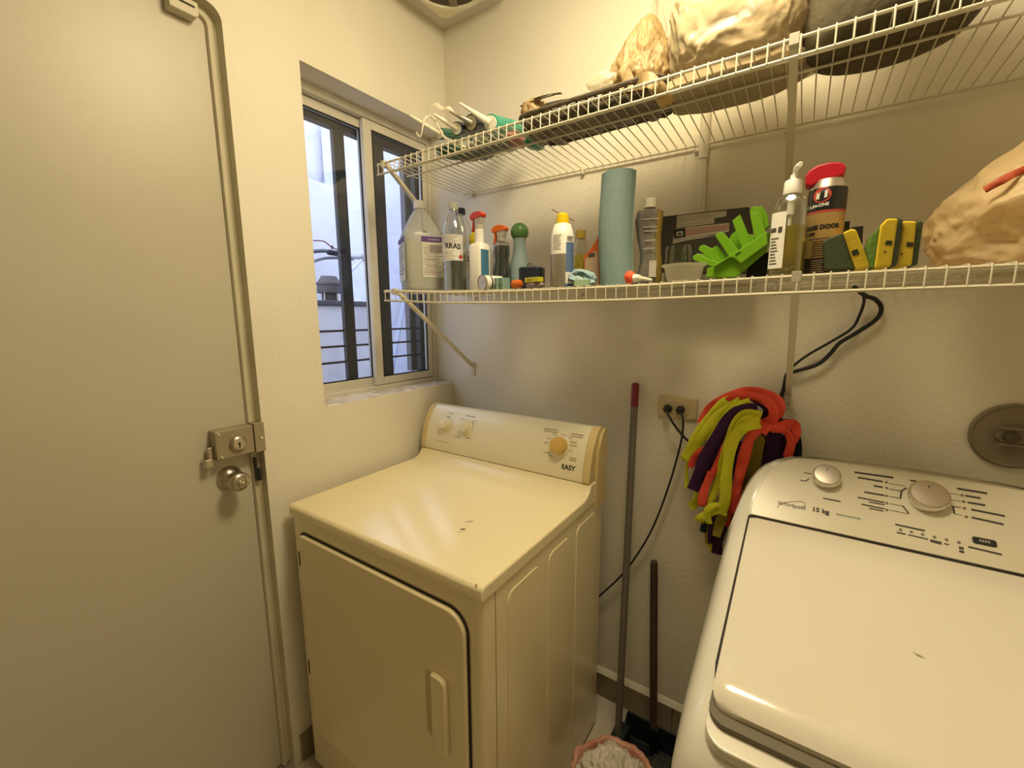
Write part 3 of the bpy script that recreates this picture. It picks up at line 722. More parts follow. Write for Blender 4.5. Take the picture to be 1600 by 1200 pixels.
# ================================================================== wall fittings and cords
op = thing('wall_outlet', 'beige double socket plate on the wall beside the colourful mop', 'outlet', (.962, 0, 1.178))
MB().prism(rrect(-.060, -.035, .060, .035, .007, 4), lambda u, v, w: (u, w, v), -.009, -.0005).build('outlet_plate', mat('ivory_plastic', (.60, .50, .29), .4), op, bevel=.003)
MB().prism(rrect(-.038, -.022, .034, .020, .002, 3), lambda u, v, w: (u, w, v), -.0115, -.0088).build('socket_insert', mat('ivory_insert', (.55, .45, .27), .45), op, bevel=.001)
def cord(name, label, pts, r, plug=None):
    P = [Vector(p) for p in pts]
    t = thing(name, label, 'cord', P[0], 0)
    MB().tube(spline(P, 8), r, 8).build('cable', RUBBER, t, world=True)
    if plug:
        MB().lathe([(.0125, 0), (.0135, .008), (.012, .018), (.008, .026), (.005, .03)], 16, ax='y', c=(0, 0, 0)).build('plug', RUBBER, t)
        for v_ in t.children[-1].data.vertices: v_.co = Vector((v_.co.x, -v_.co.y - .0, v_.co.z)) + (Vector(plug) - P[0])
    return t
A = lambda px, py, y: at(px, py, 'y', y)
p1 = A(1044, 638, -.014); p2 = A(1064, 640, -.014)
cord('power_cord', 'black cord from the right-hand plug down behind the dryer', [p2 + Vector((0, -.024, 0)), A(1067, 655, -.05), A(1066, 680, -.045), A(1058, 715, -.035), A(1043, 765, -.03), A(1022, 820, -.03), A(1000, 860, -.03), A(972, 898, -.03), A(938, 930, -.03), A(915, 950, -.03)], .0032, p2)
cord('power_cord', 'black cord from the left-hand plug running behind the mop', [p1 + Vector((0, -.024, 0)), A(1048, 655, -.05), A(1058, 670, -.045), A(1072, 686, -.04), A(1090, 700, -.03), A(1130, 720, -.02)], .0038, p1)
tc_ = thing('black_cable', 'thick black cable hanging in a loop below the lower shelf', 'cable', (1.3, -.02, 1.3))
MB().tube(spline([A(1335, 449, -.10), A(1352, 462, -.05), A(1368, 468, -.03), A(1377, 482, -.022), A(1368, 500, -.02), A(1335, 522, -.02), A(1312, 536, -.02), A(1295, 555, -.02), A(1276, 570, -.02), A(1240, 581, -.022), A(1230, 585, -.02),
                  A(1225, 605, -.02), A(1219, 630, -.018), A(1222, 665, -.018), A(1240, 700, -.018), A(1246, 735, -.018)], 8), .0052, 10).build('thick_cable', RUBBER, tc_, world=True)
MB().tube(spline([A(1345, 452, -.06), A(1350, 470, -.03), A(1342, 495, -.02), A(1330, 514, -.02), A(1300, 533, -.024), A(1265, 553, -.02), A(1244, 568, -.022), A(1231, 582, -.02)], 8), .0034, 8).build('thin_cable', RUBBER, tc_, world=True)
dc = thing('drain_cover', 'round grey wall recess cover with a cast valve nut', 'cover', (1.692, 0, 1.196))
RD = mat('drain_grey', (.24, .20, .14), .7, bump=(50, .4, .003))
MB().lathe([(.074, 0), (.074, .006), (.070, .010), (.066, .006)], 40, ax='y').build('cover_disc', RD, dc)
for o in dc.children:
    for v_ in o.data.vertices: v_.co.y = -v_.co.y - .0005
    o.data.flip_normals()
MB().prism([(.030 * math.cos(a) - .004, .019 * math.sin(a)) for a in [i * PI / 4 + .2 for i in range(8)]], lambda u, v, w: (u, w, v), -.016, -.006).build('valve_nut', RD, dc, bevel=.002)
MB().prism([(.016 * math.cos(a) - .008, .013 * math.sin(a)) for a in [i * PI / 3 for i in range(6)]], lambda u, v, w: (u, w, v), -.026, -.015).build('valve_stem', mat('dark_valve', (.09, .07, .05), .6), dc, bevel=.002)
for s in (-1, 1): MB().box((-.030, -.021, s * .019 - .003), (.022, -.015, s * .019 + .003)).build('valve_tab', RD, dc, bevel=.001)
# ================================================================== things on the lower shelf
def sq(prof, n=36, e=4., sx=1., sy=1., rz=0., c=(0, 0, 0)):
    """loft of superellipse sections [(half width, height)]"""
    mb = MB(); v = []; f = []; cr, sr = math.cos(rz), math.sin(rz)
    for it in prof:
        r, h = it[0], it[1]; ee = it[2] if len(it) > 2 else e
        for j in range(n):
            th = 2 * PI * j / n; a, b = math.cos(th), math.sin(th)
            x = math.copysign(abs(a) ** (2 / ee), a) * r * sx; y = math.copysign(abs(b) ** (2 / ee), b) * r * sy
            v.append((c[0] + x * cr - y * sr, c[1] + x * sr + y * cr, c[2] + h))
    for i in range(len(prof) - 1):
        for j in range(n): q = (j + 1) % n; f.append((i * n + j, i * n + q, (i + 1) * n + q, (i + 1) * n + j))
    f.append(tuple(range(n - 1, -1, -1))); f.append(tuple((len(prof) - 1) * n + j for j in range(n)))
    return mb.add(v, f)
def spot(px, y, deck=deck_low, py=430):
    x = at(px, py, 'y', y).x; return Vector((x, y, deck(x, y) + .0012))
def az(p): return math.atan2(CAM.y - p[1], CAM.x - p[0])
def ht(px, py, p): return at(px, py, 'y', p.y).z - p.z
def ctext(body, r, a, zc, width, m, par, name='lettering', bold=0., sx=1., dx=0., tilt=0.):
    return MB().text(body, lambda u, v: (math.cos(a + (u + dx) / r) * (r + .0006), math.sin(a + (u + dx) / r) * (r + .0006), zc + v + u * tilt), .02, width=width, bold=bold).build(name, m, par)
def lines(r, a0, a1, z0, z1, n, m, par, h=.0016, name='printed_lines'):
    mb = MB()
    for i in range(n):
        z = z1 - (z1 - z0) * i / max(1, n - 1); e = a0 + (a1 - a0) * (1 - .22 * ((i * 37) % 5) / 4)
        mb.arc(r, z - h / 2, z + h / 2, a0, e, 6)
    o = mb.build(name, m, par); o['kind'] = 'stuff'; return o
def slab(mb, pts, y0, y1):
    """outline given where it stands (photo points on the plane y0), extruded back to y1"""
    P = [at(a, b, 'y', y0) for a, b in pts]
    if sum(p.x * q.z - q.x * p.z for p, q in zip(P, P[1:] + P[:1])) > 0: P = P[::-1]
    n = len(P); v = [(p.x, y0, p.z) for p in P] + [(p.x, y1, p.z) for p in P]
    return mb.add(v, [tuple(range(n - 1, -1, -1)), tuple(range(n, 2 * n))] + [(i, (i + 1) % n, (i + 1) % n + n, i + n) for i in range(n)])
HAZY = mat('hazy_plastic', (.72, .72, .66), .25, trans=.32, sub=.3)
CLEAR = film('clear_plastic', (.93, .94, .92), .10, .06)
LIQ = film('clear_liquid', (.86, .90, .88), .03, .02)
LABEL = mat('label_white', (.80, .78, .72), .5)
PURP = mat('label_purple', (.12, .05, .24), .5)
RED = mat('red_plastic', (.62, .04, .015), .35)
ORANGE = mat('orange_plastic', (.80, .16, .02), .35)

# gallon jug
p = spot(660, -.275); jg = thing('gallon_jug', 'large hazy plastic gallon jug with purple-banded labels at shelf end', 'jug', p, math.radians(-33))
k = ht(667, 318, p)
sq([(.066, 0, 3.2), (.069, .004), (.070, .012, 5), (.070, .075, 5), (.070, .185, 5), (.066, .200, 4), (.052, .228, 3), (.034, .262, 2.4), (.019, .283, 2), (.018, k - .012, 2)]).build('jug_body', HAZY, jg, smooth=.8)
sq([(.066, .003, 4), (.0685, .012, 5), (.0685, .165, 5)]).build('liquid', mat('hazy_liquid', (.50, .53, .47), .3, trans=.15), jg)
MB().lathe([(.0215, k - .014), (.0220, k), (.0215, k + .010), (.019, k + .012)], 28).build('cap', WHITE, jg)
MB().tube(spline([(.028, .004, .272), (.046, .004, .250), (.060, .002, .222), (.066, 0, .197)], 4), .008, 10).build('jug_handle', HAZY, jg)
MB().box((.0705, -.012, .045), (.0712, .064, .163)).build('front_label', mat('label_hazy', (.70, .68, .62), .5), jg)
l_ = MB().box((.0713, -.014, .165), (.0718, .064, .182)).build('label_band', PURP, jg)
MB().text('Concentrate', lambda u, v: (.0722, .030 + u, .1705 + v), .01, width=.040).build('band_lettering', LABEL, jg)
mk = MB()
for i in range(15):
    z = .150 - i * .0068; mk.box((.0713, -.008 if i % 5 else 0, z), (.0716, .056 - (i * 7 % 5) * .005, z + .0022))
mk.box((.0713, .014, .128), (.0717, .058, .155)); o = mk.build('printed_lines', mat('print_grey', (.33, .29, .27), .6), jg); o['kind'] = 'stuff'
mk = MB()
for i in range(3): mk.box((.0714, 0, .104 - i * .021), (.0718, .045 - i * .006, .1062 - i * .021))
mk.build('red_print', mat('print_red', (.40, .15, .12), .6), jg)['kind'] = 'stuff'
MB().box((-.060, -.0712, .035), (.060, -.0705, .16)).build('side_label', mat('label_hazy'), jg)
MB().box((-.060, -.0718, .165), (.066, -.0713, .182)).build('side_band', PURP, jg)
mk = MB()
for i in range(10): mk.box((-.05, -.0717, .15 - i * .010), (.056 - (i * 3 % 4) * .01, -.0713, .153 - i * .010))
mk.build('side_print', INK, jg)['kind'] = 'stuff'

def pet(px, y, r, h, name, lab, capm, grp=None, liq=.42):
    p = spot(px, y); t = thing(name, lab, 'bottle', p)
    k = h; P = [(r * .86, 0), (r, .006), (r * .96, .012), (r, .020), (r * .93, .032), (r, .044), (r * .93, .056), (r, .068), (r * .93, .078), (r, .088), (r, k * .66), (r * .97, k * .72), (r * .72, k * .83),
                (r * .40, k * .90), (.0145, k * .93), (.0145, k - .016)]
    MB().lathe(P, 36).build('bottle_body', CLEAR, t, smooth=.8)
    MB().lathe([(r * .84, .002), (r * .95, .007), (r * .90, .032), (r * .95, .044), (r * .90, .056), (r * .95, .088), (r * .95, k * liq)], 30).build('liquid', LIQ, t)
    MB().lathe([(.0165, k - .021), (.0170, k - .018), (.0165, k - .003), (.014, k)], 24).build('bottle_cap', capm, t)
    return t, p
pb, p = pet(711, -.285, .0415, .0, 'water_bottle', '', WHITE) if False else (None, None)
p = spot(711, -.285); h = ht(711, 317, p)
t, p = pet(711, -.285, .0415, h, 'water_bottle', 'clear plastic bottle with hand-lettered white label', mat('clear_cap', (.62, .60, .54), .35, trans=.25))
a = az(p)
MB().arc(.0421, .098, .180, a - 1.25, a + .72, 20).build('paper_label', LABEL, t)
lines(.0426, a - 1.1, a + .35, .150, .175, 6, mat('print_grey'), t)
lines(.0426, a - 1.0, a + .1, .104, .112, 2, mat('print_grey'), t)
lines(.0426, a - .9, a + .0, .118, .128, 4, mat('print_pale', (.62, .57, .50), .6), t)
ctext('RRAS', .0421, a - .12, .136, .052, INKB, t, 'hand_lettering', .0006, tilt=-.08)
MB().prism([(.0, -.0085), (.0085, 0), (0, .0085), (-.0085, 0)], lambda u, v, w: (math.cos(a + .50 + u / .042) * w, math.sin(a + .50 + u / .042) * w, .110 + v), .0422, .0430).build('hazard_diamond', mat('hazard_red', (.55, .06, .05), .5), t)
p = spot(722, -.20); h = ht(724, 325, p)
t, p = pet(722, -.20, .041, h, 'tall_bottle', 'clear bottle with dark blue cap behind the hand-lettered bottle', mat('navy_cap', (.015, .02, .07), .4))
a = az(p)
MB().arc(.0415, .05, .14, a - .9, a + 1.1, 18).build('bottle_label', mat('label_clearish', (.62, .60, .55), .4, trans=.5), t)
for z, c_, w_ in ((.118, INKB, .5), (.107, INKB, .6), (.085, mat('print_red'), .6)): MB().arc(.042, z - .002, z + .002, a + .15, a + .15 + w_, 6).build('label_bar', c_, t)
# white spray bottle with red trigger
def trigger(t, z, hm, bm_, rz, s=1., down=True):
    c, s_ = math.cos(rz), math.sin(rz)
    R_ = lambda x, y, zz: (c * x - s_ * y, s_ * x + c * y, zz)
    MB().lathe([(.0145, z), (.0150, z + .004), (.0145, z + .013), (.011, z + .015)], 20).build('trigger_collar', bm_, t)
    mb = MB().prism([(-.013, z + .014), (.011, z + .014), (.014, z + .036), (-.018, z + .036)], lambda u, v, w: R_(u, w, v), -.010, .010)
    mb.build('trigger_body', bm_, t, bevel=.002)
    mb = MB().prism([(-.020, z + .034), (.030, z + .030), (.033, z + .038), (.030, z + .046), (.012, z + .053), (-.012, z + .051), (-.022, z + .042)], lambda u, v, w: R_(u, w, v), -.012, .012)
    mb.build('trigger_head', hm, t, bevel=.003)
    mb = MB().prism([(.016, z + .034), (.024, z + .034), (.027, z + .012), (.031, z - .004), (.026, z - .006), (.020, z + .010)], lambda u, v, w: R_(u, w, v), -.006, .006)
    mb.build('trigger_lever', hm, t, bevel=.0015)
p = spot(750, -.32); t = thing('spray_bottle', 'white spray bottle with red trigger and blue label', 'bottle', p)
hs = ht(750, 380, p); hn = ht(750, 355, p)
sq([(.026, 0), (.0285, .004), (.0285, hs - .012), (.0245, hs - .003), (.0145, hs, 2), (.0140, hn, 2)], e=3.2).build('bottle_body', mat('bright_white', (.86, .84, .78), .35), t)
a = az(p); MB().box((-.0285, -.016, .022), (.024, .014, hs - .018)) 
sq([(.0288, .03), (.0288, hs - .02)], e=3.2); l_ = MB()
def fnl(u, v):
    th = a + .10 + u * .95; ca, sa = math.cos(th), math.sin(th); ee = 2 / 3.2
    return (math.copysign(abs(ca) ** ee, ca) * .0291, math.copysign(abs(sa) ** ee, sa) * .0291, .030 + (hs - .052) * v)
l_.grid(fnl, 14, 1).build('blue_label', mat('label_blue', (.05, .17, .30), .5), t)
trigger(t, hn - .006, RED, mat('hazy_trigger', (.62, .58, .50), .3, trans=.3), math.radians(170))
# clear sprayer behind it with a yellow cap
p = spot(757, -.22); t = thing('clear_bottle', 'clear squeeze bottle with round yellow cap behind white spray bottle', 'bottle', p)
sq([(.030, 0), (.034, .01), (.034, .10), (.028, .135), (.014, .150, 2), (.012, .160, 2)], e=2.4).build('bottle_body', CLEAR, t)
sq([(.029, .002), (.032, .01), (.032, .045)], e=2.4).build('liquid', mat('dark_liquid', (.06, .05, .05), .3, trans=.4), t)
MB().lathe([(.011, .155), (.020, .160), (.024, .172), (.020, .190), (.010, .198)], 24, c=(-.028, -.01, 0)).build('yellow_cap', mat('yellow_plastic', (.68, .55, .02), .35), t)
# dark teal spray bottle
p = spot(784, -.255); t = thing('teal_spray_bottle', 'clear spray bottle of dark teal liquid with orange red trigger', 'bottle', p)
hn = ht(788, 372, p)
sq([(.028, 0, 2.2), (.030, .005), (.031, .055), (.026, .085), (.023, .10), (.0265, .115), (.0255, hn - .016), (.0125, hn - .004, 2), (.0125, hn, 2)], e=2.2, sy=.9).build('bottle_body', CLEAR, t)
sq([(.027, .003), (.0285, .055), (.0245, .085), (.0215, .10), (.025, .115), (.024, hn - .024)], e=2.2, sy=.9).build('liquid', mat('teal_liquid', (.025, .06, .058), .12, trans=.25, var=(30, (.06, .03, .025))), t)
MB().cyl((0, 0, .02), (.006, -.004, hn - .006), .002, n=8).build('dip_tube', WHITE, t)
trigger(t, hn - .012, ORANGE, mat('hazy_trigger'), math.radians(180))
# light blue bottle with green ball cap
p = spot(812, -.215); t = thing('blue_bottle', 'slender light blue bottle with round green cap', 'bottle', p)
hn = ht(811, 372, p)
MB().lathe([(.029, 0), (.032, .005), (.033, .05), (.030, .085), (.0225, .115), (.0195, .14), (.0205, hn)], 32).build('bottle_body', mat('pale_blue_plastic', (.30, .40, .43), .3), t, smooth=.9)
q = ht(811, 348, p); rr = (q - hn) / 1.62
MB().lathe([(rr * math.cos(b), hn + rr * .62 + rr * math.sin(b)) for b in [-.67 + i * 2.23 / 12 for i in range(13)]], 28).build('ball_cap', mat('green_cap', (.10, .24, .07), .35), t, smooth=1)
# can on its side
p = spot(757, -.385); r = .0215; c = Vector((p.x, p.y, p.z + r)); t = thing('small_can', 'small white can lying on its side with metal base forward', 'can', c, math.radians(-17))
MB().lathe([(r, -.006), (r, .058), (r * .8, .062)], 32, ax='y').build('can_body', LABEL, t)
MB().lathe([(r * 1.03, -.010), (r * 1.04, -.006), (r, -.005)], 32, ax='y', cap=False).build('can_rim', STEEL, t)
MB().lathe([(r * .97, -.0085), (r * .95, -.0065)], 32, ax='y').build('can_base', mat('tin', (.62, .56, .46), .35, metal=.8, var=(60, (.5, .45, .38))), t)
MB().lathe([(r * 1.01, .012), (r * 1.01, .017)], 32, ax='y', cap=False).build('black_stripe', INKB, t)
for i, (px, py, dx) in enumerate(((779, 0, 0), (788, 0, 0))):
    p = spot(px, -.36); t = thing('teal_box', ('pale teal carton lying right of the small can', 'second pale teal carton, nearer the orange capsule')[i], 'box', p, math.radians(-20))
    MB().box((-.009, -.014, 0), (.009, .014, .034)).build('carton', mat('teal_card', (.20, .33, .28), .6), t, bevel=.001)
    MB().box((-.0092, -.0145, .012), (.0092, -.0138, .014)).build('carton_edge', mat('teal_dark', (.10, .18, .15), .6), t)
p = spot(808, -.375); t = thing('orange_capsule', 'orange plastic toy-like capsule lying at the shelf edge', 'capsule', p)
MB().lathe([(.004, -.018), (.011, -.014), (.0135, 0), (.011, .012), (.005, .016)], 20, ax='x', c=(0, 0, .014)).build('capsule_shell', mat('orange_glass', (.60, .14, .02), .15), t)
MB().box((.004, -.010, .010), (.018, .004, .020)).build('capsule_tip', mat('orange_glass'), t, bevel=.002)
p = spot(831, -.30); t = thing('navy_case', 'dark navy round-cornered case behind the yellow box', 'case', p, math.radians(15))
hz = ht(830, 418, p)
MB().prism(rrect(-.035, -.03, .035, .03, .014), lambda u, v, w: (u, v, w), 0, hz).build('case_shell', mat('navy_plastic', (.014, .02, .035), .4), t, bevel=.005)
MB().tube([(math.cos(b) * .006 - .006, -.005, hz + .006 + math.sin(b) * .005) for b in [i * PI / 8 for i in range(17)]], .0012, 6).build('key_ring', BLKMET, t)
p = spot(836, -.375); t = thing('grey_pouch', 'crumpled grey packet under the yellow box', 'packet', p)
blob((0, 0, .010), (.030, .014, .010), 5, .2, 3, 3, floor=0).build('pouch', mat('mauve_foil', (.25, .21, .23), .25), t)
p = spot(834, -.378); t = thing('yellow_box', 'small flat yellow box resting on the grey packet', 'box', p + Vector((0, 0, .017)), math.radians(-12))
MB().box((-.025, -.010, 0), (.025, .012, .013)).build('yellow_carton', mat('yellow_card', (.55, .50, .03), .5), t, bevel=.0008)
mk = MB(); mk.box((-.018, -.0104, .0075), (.004, -.0099, .0085)); mk.box((-.018, -.0104, .0045), (.0, -.0099, .0055)); mk.build('carton_print', mat('olive_ink', (.2, .18, .02), .6), t)['kind'] = 'stuff'
# compressed-air can
p = spot(878, -.335); t = thing('air_duster', 'silver and white aerosol duster with yellow nozzle and red straw', 'aerosol can', p)
h1 = ht(878, 362, p); h2 = ht(878, 350, p); h3 = ht(878, 333, p); r = .0315; a = az(p)
MB().lathe([(r * .94, 0), (r, .003), (r, h1 - .014)], 36, cap=True).build('can_body', mat('silver_can', (.42, .38, .33), .35, metal=.55), t)
MB().lathe([(r * 1.001, .088), (r * 1.001, h1 - .014), (r * .93, h1 - .004), (r * .72, h2 - .003), (.017, h2)], 36, cap=False).build('white_shoulder', mat('bright_white'), t, smooth=.9)
MB().arc(r + .0005, .022, .118, a + .32, a + 1.25, 12).build('blue_panel', mat('panel_blue', (.10, .17, .34), .45), t)
MB().arc(r + .0008, .010, .040, a + .30, a + 1.2, 12).build('white_panel', LABEL, t)
MB().arc(r + .0007, .0, .012, a + .30, a + 1.2, 12).build('blue_foot_panel', mat('panel_blue'), t)
ctext('B', r + .0006, a + .72, .018, .011, INKB, t, 'panel_letter', .0008)
lines(r + .0006, a - .85, a - .05, .100, .136, 9, mat('print_grey'), t)
lines(r + .0006, a + .40, a + 1.1, .122, .132, 4, INK, t)
MB().lathe([(.0175, h2 - .002), (.0180, h2 + .003), (.0165, h3 - .006), (.009, h3)], 28).build('nozzle_cap', mat('yellow_cap', (.85, .60, .01), .35), t)
q0, q1 = at(862, 327, 'y', p.y - .02) - p, at(897, 345, 'y', p.y + .02) - p
MB().cyl(q0, q1, .0012, n=6).build('straw', mat('straw_red', (.25, .03, .02), .4), t)
# yellow bottle, red pouch bottle, blue cloth
p = spot(906, -.225); t = thing('oil_bottle', 'small clear bottle of yellow oil behind the aerosol duster', 'bottle', p)
h1 = ht(905, 372, p); h2 = ht(905, 361, p)
MB().lathe([(.026, 0), (.028, .004), (.027, .08), (.020, .115), (.014, h1)], 28).build('bottle_body', CLEAR, t)
MB().lathe([(.025, .002), (.0265, .01), (.0255, .08), (.0235, .095)], 28).build('oil', mat('yellow_oil', (.40, .32, .02), .2, trans=.25), t)
MB().lathe([(.0145, h1 - .002), (.0145, h2)], 20).build('bottle_cap', mat('dark_yellow', (.38, .28, .03), .4), t)
p = spot(930, -.235); t = thing('red_spray_pouch', 'orange red wedge-shaped container with beige label beside the towel roll', 'container', p)
mb = slab(MB(), [(911, 446), (912, 402), (930, 377), (941, 350), (948, 350), (950, 446)], -.25, -.215); mb.build('wedge_body', mat('wedge_red', (.52, .10, .02), .4), t, world=True, bevel=.003)
mb = slab(MB(), [(913, 445), (914, 405), (930, 392), (934, 396), (936, 445)], -.2515, -.2495); mb.build('wedge_label', mat('wedge_label', (.45, .33, .22), .5), t, world=True)
mb = slab(MB(), [(920, 396), (929, 395), (929, 401), (919, 402)], -.2525, -.2512); mb.build('label_print', INK, t, world=True)
p = spot(911, -.375); t = thing('mint_box', 'mint green small carton under the blue cloth', 'box', p, math.radians(8))
MB().box((-.020, -.010, 0), (.017, .012, .017)).build('mint_carton', mat('mint_card', (.36, .50, .36), .6), t, bevel=.0008)
p = spot(913, -.335); t = thing('blue_cloth', 'folded light blue cleaning cloth resting behind the mint box', 'cloth', p)
CLOTH = mat('cloth_blue', (.28, .42, .47), .9, bump=(400, .5, .001))
blob((0, 0, .020), (.034, .022, .022), 11, .20, 2.4, 4, floor=0, ridge=.8).build('cloth_fold', CLOTH, t)
mb = MB(); ribbon(mb, [(-.032, -.018, .032), (-.01, -.028, .020), (.015, -.028, .014), (.034, -.014, .012)], .018, .003, (0, -.6, .8), seed=2, twist=.3)
ribbon(mb, [(-.028, -.015, .040), (.0, -.022, .042), (.030, -.010, .028)], .016, .003, (0, -.6, .8), seed=5, twist=.3); mb.build('cloth_edge', CLOTH, t)
mb = MB(); ribbon(mb, [(-.026, -.022, .022), (-.006, -.030, .024), (.012, -.030, .012)], .010, .002, (0, -.8, .4), seed=3); mb.build('cloth_edge', mat('cloth_pale', (.42, .53, .53), .9), t)
# blue paper roll
p = spot(964, -.27); t = thing('paper_towel_roll', 'tall pale blue shop towel roll standing on end', 'paper towel', p); t.rotation_euler = (0, math.radians(-1.6), 0)
h = ht(964, 272, p); TOW = mat('towel_blue', (.235, .335, .335), .95, bump=(260, .6, .002), var=(6, (.20, .30, .31)))
def tow(u, v):
    th = u * 2 * PI; z = v * h; r = .0445 * (1 + .035 * math.sin(v * 7 + 1.0) * math.cos(th - 1.2) + .012 * noise.noise(Vector((math.cos(th) * 2, math.sin(th) * 2, v * 5))))
    return (math.cos(th) * r - .004 * math.sin(v * 4), math.sin(th) * r, z)
mb = MB().grid(tow, 48, 30); tp0 = [tow(i / 48, 1) for i in range(48)]; ti = [(x * .45, y * .45, z - .002) for x, y, z in tp0]; tj = [(x * .45, y * .45, z - .05) for x, y, z in tp0]
mb.add(tp0 + ti + tj, [(i, (i + 1) % 48, 48 + (i + 1) % 48, 48 + i) for i in range(48)] + [(48 + i, 48 + (i + 1) % 48, 96 + (i + 1) % 48, 96 + i) for i in range(48)])
mb.build('towel_roll', TOW, t, smooth=.9)
MB().lathe([(.019, .001), (.019, h - .004)], 24, cap=False).build('cardboard_core', mat('cardboard', (.33, .25, .16), .9), t)
mb = MB(); a = az(p) + 1.2
mb.add([tow((a / 2 / PI) % 1, i / 12) for i in range(13)] + [Vector(tow(((a + .05) / 2 / PI) % 1, i / 12)) * 1.0 + Vector((math.cos(a) * .0025, math.sin(a) * .0025, 0)) for i in range(13)], [(i, i + 1, 14 + i, 13 + i) for i in range(12)])
mb.build('loose_edge', TOW, t, solid=.0006)
# curvy silver bottle
p = spot(1011, -.24); t = thing('silver_bottle', 'curvy silver-grey bottle with white cap and gold back', 'bottle', p, az(p) + PI / 2)
h1 = ht(1008, 324, p); h2 = ht(1008, 312, p)
P = [(.030, 0), (.034, .005), (.034, .02), (.029, .06), (.0275, .085), (.032, .125), (.037, .165), (.034, .190), (.022, h1 - .008), (.014, h1)]
def curvy(dx, k, m, nm, sy):
    mb = MB(); n = 28; v = []; f = []
    for r, z in P:
        off = .010 * math.sin((z - .03) / .17 * PI) * (1 if z < .2 else .3) - .006
        for j in range(n):
            th = 2 * PI * j / n; v.append((math.cos(th) * r * k + dx - off * 0 + .006 * math.sin(z / .19 * 2 * PI - .4), math.sin(th) * r * sy, z * (1 if dx == 0 else .985)))
    for i in range(len(P) - 1):
        for j in range(n): q = (j + 1) % n; f.append((i * n + j, i * n + q, (i + 1) * n + q, (i + 1) * n + j))
    f.append(tuple(range(n - 1, -1, -1))); f.append(tuple((len(P) - 1) * n + j for j in range(n)))
    mb.add(v, f); mb.v = [Vector((q.x * .86, q.y, q.z)) for q in mb.v]; return mb.build(nm, m, t, smooth=.9)
curvy(0, 1, mat('silver_plastic', (.30, .28, .26), .28, metal=.5, var=(14, (.16, .15, .14))), 'bottle_body', .62)
curvy(.007, 1.02, mat('gold_plastic', (.28, .20, .05), .3, metal=.3), 'gold_back', .50)
MB().lathe([(.0160, h1 - .004), (.0165, h2 - .002), (.014, h2)], 24).build('bottle_cap', mat('cap_white', (.68, .64, .55), .4), t)
mk = MB()
for i, (x0, x1, z) in enumerate(((-.02, .022, .165), (-.012, .022, .135), (-.010, .018, .112), (-.012, .016, .092), (-.014, .02, .145), (.004, .022, .058))): mk.box((x0, -.0232, z), (x1, -.0212, z + .0014))
mk.build('raised_lines', mat('pale_print', (.55, .52, .46), .4), t)['kind'] = 'stuff'
MB().box((.004, -.0228, .020), (.022, -.0205, .062)).build('data_panel', mat('pale_print'), t)
# orange scrub brush
p = spot(990, -.385); t = thing('scrub_brush', 'small scrub brush with orange bristle head and white handle', 'brush', p, math.radians(-12))
blob((-.010, 0, .016), (.013, .012, .016), 8, .18, 5, 3, floor=.001).build('bristle_head', mat('neon_orange', (.90, .10, .03), .6), t)
MB().lathe([(.010, -.004), (.009, .004), (.007, .012)], 14, ax='x', c=(.006, 0, .013)).build('collar', mat('bright_white'), t)
MB().tube([(.014, 0, .013), (.03, 0, .010), (.048, 0, .006)], [.005, .004, .003], 10).build('handle', CREAMP, t)
# frosted tub
p = spot(1068, -.34); t = thing('plastic_tub', 'shallow frosted plastic tub left of the green rack', 'tub', p)
h = ht(1068, 414, p)
MB().lathe([(.034, 0), (.036, .002), (.043, h - .006), (.049, h - .003), (.050, h), (.047, h), (.042, h - .004), (.035, .004), (.0, .003)], 40, cap=False).build('tub_shell', mat('frosted', (.66, .63, .53), .4, trans=.25, sub=.3), t, smooth=.8)
# dark carton with stickers, glass jar
p = spot(1100, -.10); t = thing('dark_carton', 'dark grey carton with pasted shipping labels by the wall', 'box', p + Vector((0, 0, 0)))
CT = [(1029, 339), (1170, 323), (1176, 425), (1031, 425)]
slab(MB(), CT, -.135, -.06).build('carton', mat('dark_grey_card', (.055, .045, .033), .8), t, world=True, bevel=.001)
def lab(pts, m_, nm, o=.0012): return slab(MB(), pts, -.135 - o, -.135 - o + .0005).build(nm, m_, t, world=True)
lab([(1058, 337), (1135, 329), (1135, 338), (1116, 341), (1116, 349), (1057, 356)], mat('label_grey', (.42, .37, .28), .7), 'shipping_label')
lab([(1054, 357), (1139, 348), (1139, 362), (1051, 381)], mat('label_grey'), 'shipping_label')
lab([(1071, 358), (1137, 351), (1137, 358), (1071, 369)], mat('pink_label', (.42, .20, .16), .7), 'pink_strip', .0017)
lab([(1053, 358), (1071, 356), (1071, 370), (1053, 373)], INKB, 'black_square', .0019)
lab([(1057, 362), (1067, 361), (1067, 368), (1057, 369)], mat('label_grey'), 'square_mark', .0024)
lab([(1060, 364), (1064, 363.5), (1064, 367), (1060, 367.5)], INKB, 'square_dot', .0029)
mk = MB()
for y in (341, 344.5, 351): slab(mk, [(1061, y), (1112, y - 5.5), (1112, y - 4.7), (1061, y + .8)], -.1368, -.1364)
for y in (376, 372.8): slab(mk, [(1057, y + 1), (1128, y - 9), (1128, y - 8), (1057, y + 2)], -.1368, -.1364)
for y in (361, 364.5): slab(mk, [(1075, y), (1130, y - 7), (1130, y - 6), (1075, y + .9)], -.1374, -.1369)
mk.build('label_print', mat('print_grey'), t, world=True)['kind'] = 'stuff'
p = spot(1060, -.20); t = thing('glass_jar', 'clear glass jar behind the frosted tub', 'jar', p)
h = ht(1060, 386, p)
MB().lathe([(.033, 0), (.036, .004), (.036, h - .01), (.034, h)], 32).build('jar_glass', film('jar_glass', (.78, .84, .76), .12, .05), t)
MB().lathe([(.032, .003), (.034, .006), (.034, h * .55)], 32).build('jar_contents', mat('jar_grey', (.32, .31, .25), .5, trans=.3), t)
